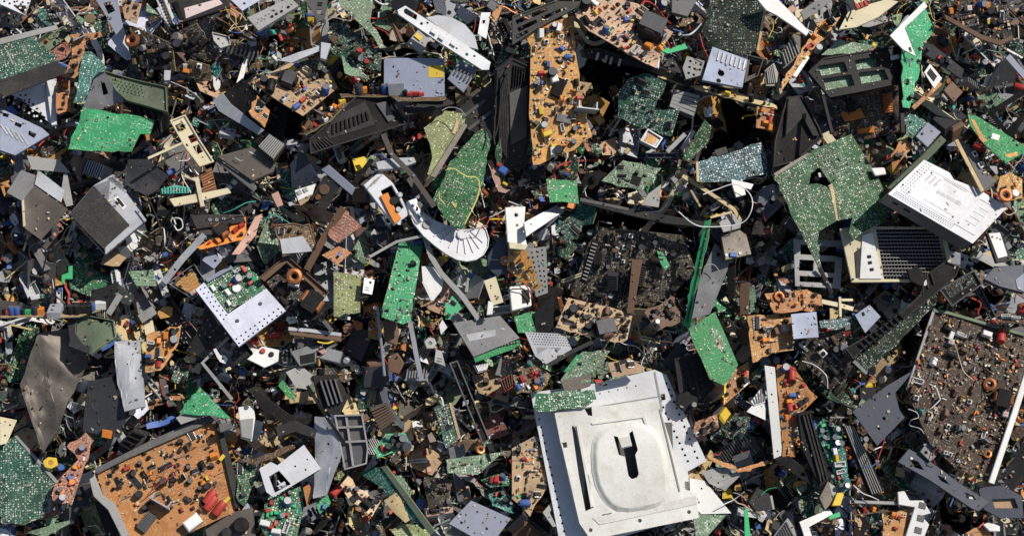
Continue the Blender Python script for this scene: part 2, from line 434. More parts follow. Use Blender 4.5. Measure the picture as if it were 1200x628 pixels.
def conn(key, n, mat, H=.011):
    b = MB(); L = n * .005
    b.box((0, 0, 0), (L, .010, .003), mat); b.box((0, -.0045, .003), (L, .0015, H), mat); b.box((0, .0045, .003), (L, .0015, H * .6), mat)
    b.box((-L / 2 + .0007, 0, .003), (.0015, .0085, H * .8), mat); b.box((L / 2 - .0007, 0, .003), (.0015, .0085, H * .8), mat)
    t = MB()
    for i in range(n): t.box(((i - (n - 1) / 2) * .0047, 0, .003), (.0013, .0013, H * .8), 'ma')
    proto(key, 'connector', b, L / 2, sub=('pins', t))
conn('conw', 5, 'wh'); conn('conl', 11, 'wh'); conn('conk', 7, 'pk'); conn('cone', 4, 'pe'); conn('conr', 3, 're')
b = MB(); b.bbox((0, 0, 0), (.010, .010, .009), 'wh'); b.lathe([(.0035, .009), (.0035, .0105)], 10, 'pk'); proto('trim', 'trimmer', b, .007)
b = MB(); b.bbox((0, 0, 0), (.012, .012, .014), 'ms', .0012); b.lathe([(.003, .014), (.003, .0145)], 8, 'or'); proto('ifc', 'tuning_can', b, .008)
b = MB(); b.bbox((0, 0, 0), (.05, .034, .018), 'ms', .001); b.lathe([(.004, .018), (.004, .0186)], 8, 'pk', TR(.012, .006, 0)); b.lathe([(.004, .018), (.004, .0186)], 8, 'pk', TR(-.012, .006, 0)); b.lathe([(.005, 0), (.005, .016)], 10, 'ma', TR(.025, 0, .009) @ RY(math.pi / 2)); proto('tuner', 'tuner_can', b, .03)
b = MB(); b.bbox((0, 0, 0), (.028, .018, .02), 'pk'); proto('rly', 'relay', b, .016)
b = MB(); b.bbox((0, 0, 0), (.026, .017, .019), 'wh'); proto('rlyw', 'relay', b, .015)
b = MB(); b.tube([(-.012, 0, 0), (-.011, 0, .0028), (.011, 0, .0028), (.012, 0, 0)], .0008, 'ma', 4); proto('jmp', 'jumper_wire', b, .012)
b = MB(); b.tube([(-.03, 0, 0), (-.028, .004, .008), (-.01, .014, .014), (.012, .006, .012), (.028, -.004, .006), (.03, -.006, 0)], .0014, 're', 5); proto('wrr', 'wire', b, .025)
b = MB(); b.tube([(-.03, 0, 0), (-.026, -.006, .012), (-.005, -.02, .018), (.018, -.01, .014), (.03, .006, 0)], .0014, 'wh', 5); proto('wrw', 'wire', b, .025)
b = MB(); b.tube([(-.025, 0, 0), (-.022, .004, .010), (.0, .02, .016), (.02, .012, .010), (.03, .0, 0)], .0015, 'pk', 5); proto('wrk', 'wire', b, .025)
b = MB(); b.bbox((0, 0, 0), (.024, .02, .016), 'pk'); b.lathe([(.006, 0), (.006, .008), (.003, .008)], 10, 'ma', TR(0, -.010, .008) @ RX(math.pi / 2)); proto('jack', 'socket', b, .015)
REC = {
 'mix': 'capk*3 caps*4 capb*2 lcapb*2 resk*4 res*7 resb*4 disc*5 discb*3 fily*2 filr*3 filb*2 filo*2 to92*5 to220*2 dip*2 dips*2 conw*2 cone ifc trim*2 jmp*5 filw coil lcapk*2 wrr wrw',
 'orange': 'caps*6 capk*3 res*4 resk*7 to92*7 dips*3 dip*3 discb*4 disc*2 filr*2 filo*2 jmp*9 ifc trim to220*2 filp*3 fily conk lcapk*2 wrk',
 'dark': 'capk*3 caps*4 lcapk*2 resk*5 dip*4 to92*4 discb*3 coil*2 filp*3 rly*2 trfk conk*2 jmp*4 wrk*2 jack lcapk*3 capg trim res*2 hsk',
 'smd': 'dips*3 dip*2 qfp caps*2 resk*3 jmp*4',
 'power': 'capn*3 capk*3 hs hsk hsu*2 trf*2 trfc filr*3 fily*2 to220*4 coil*3 rly conw*2 res*3 discb*3 filb*2 wrr wrk lcapr*2 disc*2',
 'red': 'filr*6 lcapr*3 capb*4 caps*4 res*3 disc*3 filo*4 to92*3 trim jmp*2 filb*2 conr*2 capt',
 'tv': 'caps*4 capk*2 lcapk*2 discb*4 resk*4 resk*7 res*5 discb*5 disc*2 filw*2 trim*4 ifc*6 capt filp*6 disc*3 res*4 trfc rlyw to220*3 hsu coil*2 jmp*7 dip*2 conw*2 rod*2 wrk wrw filr fily lcapr',
 'teal': 'capt*5 filg*4 filw*3 caps*3 conw*2 res*2 fily filr*2 jmp capb*2 tuner',
 'caps': 'capk*4 capb*3 capn*2 caps*4 fily filr*3 conw capt filo',
}
REC = {k: [t.split('*')[0] for t in v.split() for _ in range(int((t.split('*') + ['1'])[1]))] for k, v in REC.items()}

TINY = {k: v.split() for k, v in {'mix': 'pk pk bk bw gr re ye bl wh bt md pe gp or', 'dark': 'pk pk pd bk md bw pg bw gr', 'orange': 'pk bk bw md pk bo pe gr pk bw', 'smd': 'pk md gr pk', 'tv': 'pk bw bw pe gr bt re wh md bk bo bb bw bt pe or bw', 'red': 're re or bw bl pk wh gr', 'teal': 'tq gp wh gr pk re tq', 'caps': 'pk bl gr md gp', 'power': 'pk md gr bw re'}.items()}
def put(parent, key, x, y, z=0, ang=0, s=1.0, lean=None):
    nm, me, r = PROTO[key]
    o = bpy.data.objects.new(nm, me); COL.objects.link(o); o.parent = parent
    M = TR(x, y, z) @ RZ(ang)
    if lean: M = M @ RX(lean[0]) @ RY(lean[1])
    o.matrix_local = M @ Matrix.Scale(s, 4); give_sub(o, key)
    return o
def populate(parent, poly, n, recipe, rng, z=0, smin=.8, smax=1.5, avoid=()):
    """seat n parts of a recipe on the board, none on top of another"""
    xs = [p[0] for p in poly]; ys = [p[1] for p in poly]; placed = list(avoid); bag = REC[recipe]; tries = 0; k = 0
    while k < n and tries < n * 30:
        tries += 1
        p = (rng.uniform(min(xs), max(xs)), rng.uniform(min(ys), max(ys)))
        if not inside(p, poly): continue
        key = rng.choice(bag); s = rng.uniform(smin, smax); r = PROTO[key][2] * s * .85
        if any((p[0] - a) ** 2 + (p[1] - b) ** 2 < (r + c) ** 2 * .75 for a, b, c in placed): continue
        if not all(inside((p[0] + r * .6 * u, p[1] + r * .6 * v), poly) for u, v in ((1, 0), (-1, 0), (0, 1), (0, -1))): continue
        put(parent, key, p[0], p[1], z, rng.choice((0, 1, 2, 3)) * math.pi / 2 + rng.uniform(-.12, .12), s, (rng.gauss(0, .22), rng.gauss(0, .22)))
        placed.append((p[0], p[1], r)); k += 1

# ------------------------------------------------------------------ the line language for the pieces of the heap
def P(t): return [tuple(float(c) for c in p.split(',')) for p in t.split()]
PLANES = []
COVER = []      # (outline in photo pixels, height) of what lies on top
SHORT = []      # (short phrase, centre) to describe small pieces by their neighbours
FAT = {'frame', 'casing'}
def thing_line(line, seed):
    f = [x.strip() for x in line.split('|')] + ['', '']
    name, spec, pts, lab, opt = f[:5]
    sp = spec.split(); mat = sp[0]; w = float(sp[1]) / 100; gx, gy = (float(sp[2]), float(sp[3])) if len(sp) > 3 else (0, 0)
    th = float(sp[4]) / 1000 if len(sp) > 4 else (.003 if name.startswith('circuit') else .002)
    gx = gx * 1.4 + random.Random(seed * 5).uniform(-.12, .12) if th < .02 else gx; gy = gy * 1.4 + random.Random(seed * 5 + 1).uniform(-.12, .12) if th < .02 and abs(gy) < 1 else gy
    if 'TRAY' in opt or 'GRILLE' in opt: gx, gy = float(sp[2]), float(sp[3])
    pts = P(pts); rng = random.Random(seed); random.seed(seed * 7 + 3)
    short, _, rest = lab.partition(';')
    label = (short.strip() + ' ' + rest.strip()).strip()
    O = {}
    for o in opt.split('&'):
        if '=' in o:
            k, v = o.strip().split('=', 1); O.setdefault(k.strip(), []).append(v.strip())
    if 'bar' in O:           # a bent bar or strip: widen the line into an outline
        hw = float(O['bar'][0]) / 2; L, Rr = [], []
        for i, p in enumerate(pts):
            a, c = Vector(pts[max(i - 1, 0)]), Vector(pts[min(i + 1, len(pts) - 1)]); d = (c - a).normalized(); nn = Vector((-d.y, d.x)) * hw
            L.append(tuple(Vector(p) + nn)); Rr.append(tuple(Vector(p) - nn))
        pts = L + Rr[::-1]
    pl = Plane(pts, w, gx, gy); poly = pl.poly(pts)
    holes = []
    px = 1 / S
    for v in O.get('h', []):
        for x, y, r in P(v): holes.append(circ(pl.loc(x, y), r * S))
    for v in O.get('hr', []):
        for t in v.split():
            x0, y0, x1, y1, n, r = [float(q) for q in t.split(',')]
            for i in range(int(n)): a = i / (n - 1); holes.append(circ(pl.loc(x0 + (x1 - x0) * a, y0 + (y1 - y0) * a), r * S, 6))
    for v in O.get('q', []):
        for t in v.split('/'): holes.append(pl.poly(P(t)))
    if name == 'circuit_board' and 'clean' not in O and 'bar' not in O: poly = wobble(poly, .0045)
    elif mat in ('mb', 'mg', 'md', 'pk', 'pd', 'pg', 'pn', 'gr') and name in ('metal_plate', 'metal_shield', 'plastic_sheet', 'plastic_plate', 'plastic_wedge', 'plastic_housing') : poly = wobble(poly, .002)
    if not holes and name in ('metal_plate', 'metal_shield', 'metal_cover', 'plastic_sheet', 'plastic_plate', 'metal_bracket'):
        inn = shrink(poly, .012); xs = [p[0] for p in poly]; ys = [p[1] for p in poly]; want = rng.randint(2, 6); got = []
        for _ in range(60):
            q = (rng.uniform(min(xs), max(xs)), rng.uniform(min(ys), max(ys)))
            if len(got) < want and inside(q, inn) and inside((q[0] + .008, q[1]), poly) and inside((q[0] - .008, q[1]), poly) and inside((q[0], q[1] + .008), poly) and inside((q[0], q[1] - .008), poly) and all((q[0] - g[0]) ** 2 + (q[1] - g[1]) ** 2 > .0004 for g in got): got.append(q)
        holes = [circ(q, rng.choice((.002, .003, .0042)), 8) for q in got]
    mb = MB(); side = 'edge' if name == 'circuit_board' else mat
    mb.plate(poly, holes, -th, 0, mat, side)
    if 'dn' in O or 'up' in O:
        h = float((O.get('dn') or O.get('up'))[0]) / 1000
        tw = .0022 if h < .03 else .003
        inn = shrink(poly, tw)
        mb.plate(poly, [inn], -th - h if 'dn' in O else .0, -th - .0004 if 'dn' in O else h, mat, side)
    dn = float(O['dent'][0]) if 'dent' in O else (5.0 if mat in ('mb', 'mg', 'md') and th < .004 else 3.0 if mat in ('ms', 'mg', 'mb', 'md', 'ma', 'gs') and th < .004 else 1.6 if name == 'circuit_board' else 0)
    warp = dent_fn(dn, seed) if dn else None
    me = mb.mesh(name, warp=warp, cut=.035 if len(holes) < 12 else .06, smooth=R_(30), weld=True, bevel=min(.0016, th * .2) if th > .006 and not warp and len(holes) < 12 else 0)
    ob = link(name, me, M=pl.M)
    tag(ob, label, O['cat'][0] if 'cat' in O else name.replace('_', ' '), O['g'][0] if 'g' in O else None, 'thing')
    if 'rim' in O:
        h, m2, nm = O['rim'][0].split(','); r = MB(); r.plate(poly, [shrink(poly, .004)], .0003, float(h) / 1000, m2)
        link(nm, r.mesh(nm, weld=True), ob)
    for v in O.get('p', []):      # flat part on the plane: name:mat:dz mm:th mm:outline
        nm, m2, dz, t2, pp = v.split(':'); r = MB(); dz, t2 = float(dz) / 1000, float(t2) / 1000
        q = pl.poly(P(pp)); r.plate(q, [], dz, dz + t2, m2)
        link(nm, r.mesh(nm, weld=True, bevel=min(.0015, t2 * .25) if t2 > .003 else 0, warp=None), ob)
    for v in O.get('b', []):      # round parts: name:mat:r px:h mm:centres
        nm, m2, rr, h, pp = v.split(':'); rr = float(rr) * S; h = float(h) / 1000
        r = MB(); r.lathe([(rr, -.001), (rr, h * .85), (rr * .88, h)], 14, m2); me2 = r.mesh(nm, smooth=R_(40))
        for q in P(pp): link(nm, me2, ob, TR(*pl.loc(*q), 0.0004 if dn < 2 else .002))
    for v in O.get('x', []):      # box parts: name:mat:L,W px,H mm:angle:centres
        nm, m2, d, ang, pp = v.split(':'); L, W, H = [float(q) for q in d.split(',')]
        r = MB(); r.bbox((0, 0, 0), (L * S, W * S, H / 1000), m2); me2 = r.mesh(nm)
        for q in P(pp):
            a, c = pl.loc(*q), pl.loc(q[0] + math.cos(R_(float(ang))), q[1] - math.sin(R_(float(ang))))
            link(nm, me2, ob, TR(a[0], a[1], .0003) @ RZ(math.atan2(c[1] - a[1], c[0] - a[0])))
    for v in O.get('fin', []):    # name:mat:count:height mm:thickness px:quad, fins run from edge 0-1 to edge 3-2
        nm, m2, n, h, tk, qq = v.split(':'); qq = [Vector(pl.loc(*q)) for q in P(qq)]; n = int(n); r = MB(); h = float(h) / 1000
        for i in range(n):
            a = (i + .5) / n; p0 = qq[0].lerp(qq[1], a); p1 = qq[3].lerp(qq[2], a); d = (p1 - p0).normalized(); nn = Vector((-d.y, d.x)) * float(tk) * S / 2
            q = [p0 - nn, p1 - nn, p1 + nn, p0 + nn]; q = [tuple(t) for t in q]; q = q if area(q) > 0 else q[::-1]
            r.plate(q, [], .0003, h, m2)
        link(nm, r.mesh(nm), ob)
    for v in O.get('rad', []):    # name:mat:height mm:centre:inner share:ends, ribs spreading from a centre
        nm, m2, h, cc, r0, pp = v.split(':'); cc = Vector(pl.loc(*P(cc)[0])); r = MB()
        for q in P(pp):
            p1 = Vector(pl.loc(*q)); p0 = cc.lerp(p1, float(r0)); p1 = cc.lerp(p1, .80); d = (p1 - p0).normalized(); nn = Vector((-d.y, d.x)) * .0014
            qq = [tuple(t) for t in (p0 - nn, p1 - nn, p1 + nn, p0 + nn)]; r.plate(qq if area(qq) > 0 else qq[::-1], [], .0003, float(h) / 1000, m2)
        link(nm, r.mesh(nm), ob)
    for v in O.get('k', []):      # single electronic part: proto:scale:angle:centres
        key, s, ang, pp = v.split(':')
        for q in P(pp): put(ob, key, *pl.loc(*q), 0, R_(float(ang)) + rng.uniform(-.1, .1), float(s))
    for v in O.get('c', []):      # populated: recipe:count[:outline]
        t = v.split(':'); region = pl.poly(P(t[2])) if len(t) > 2 else shrink(pl.poly(pts), .004)
        av = [(o.location.x, o.location.y, .02) for o in ob.children if o.name.split('.')[0] in ('transformer', 'heat_sink')]
        populate(ob, region, int(t[1]), t[0], rng, .0005, avoid=av)
        n = int(abs(area(region)) * (8500 if t[0] in ('tv', 'dark', 'mix', 'red') else 3600))
        if n > 12:
            r = MB(); xs = [p[0] for p in region]; ys = [p[1] for p in region]; tone = TINY.get(t[0], TINY['mix'])
            for _ in range(n):
                p = (rng.uniform(min(xs), max(xs)), rng.uniform(min(ys), max(ys)))
                if not inside(p, region) or any(inside(p, h) for h in holes) or noise.noise(Vector((p[0] * 22, p[1] * 22, seed))) < rng.uniform(-.25, .12): continue
                s = rng.uniform(.0022, .0068); mt = rng.choice(tone); M = TR(p[0], p[1], 0) @ RZ(rng.choice((0, 1.57, .8, rng.uniform(0, 3)))); q = rng.random()
                if q < .5: r.box((0, 0, 0), (s * rng.uniform(1, 2.2), s, s * rng.uniform(.5, 1.6)), mt, M, .9)
                elif q < .75: r.lathe([(s * .5, 0), (s * .55, s * 1.3), (s * .4, s * 1.5)], 7, mt, M)
                else: r.tube([(-s * 2, 0, 0), (-s * 1.5, 0, s * .7), (s * 1.5, 0, s * .7), (s * 2, 0, 0)], .0006, 'ma', 4, M)
            if r.v: o = link('tiny_parts', r.mesh('tiny_parts'), ob); o['kind'] = 'stuff'
    COVER.append((pts, w, max(gx, gy)))
    PLANES.append((pl, poly, holes, mat, len(ob.children)))
    SHORT.append((short.strip(), (sum(p[0] for p in pts) / len(pts), sum(p[1] for p in pts) / len(pts)), pts))
    return ob
def hp(x, y, w): t = (D - w) / D; return Vector(((x - 600) * S * t, (314 - y) * S * t, w))
def cable_line(line, seed):
    f = [x.strip() for x in line.split('|')] + ['']
    sp = f[1].split(); pts = P(f[2]); rng = random.Random(seed); w = float(sp[2]) / 100
    ps = [hp(x, y, w + rng.uniform(-.006, .012)) for x, y in pts]
    # smooth the run
    out = []
    for i in range(len(ps) - 1):
        p0, p1, p2, p3 = ps[max(i - 1, 0)], ps[i], ps[i + 1], ps[min(i + 2, len(ps) - 1)]
        for k in range(6):
            t = k / 6
            out.append(.5 * ((2 * p1) + (p2 - p0) * t + (2 * p0 - 5 * p1 + 4 * p2 - p3) * t * t + (3 * p1 - p0 - 3 * p2 + p3) * t ** 3))
    out.append(ps[-1]); o0 = out[len(out) // 2].copy()
    b = MB(); b.tube([p - o0 for p in out], float(sp[1]) / 1000, sp[0], 7)
    ob = link(f[0], b.mesh(f[0], smooth=R_(60)), M=Matrix.Translation(o0))
    short, _, rest = f[3].partition(';')
    tag(ob, (short + ' ' + rest).strip(), 'cable' if 'cable' in f[0] else 'wire', None, 'thing')
    return ob
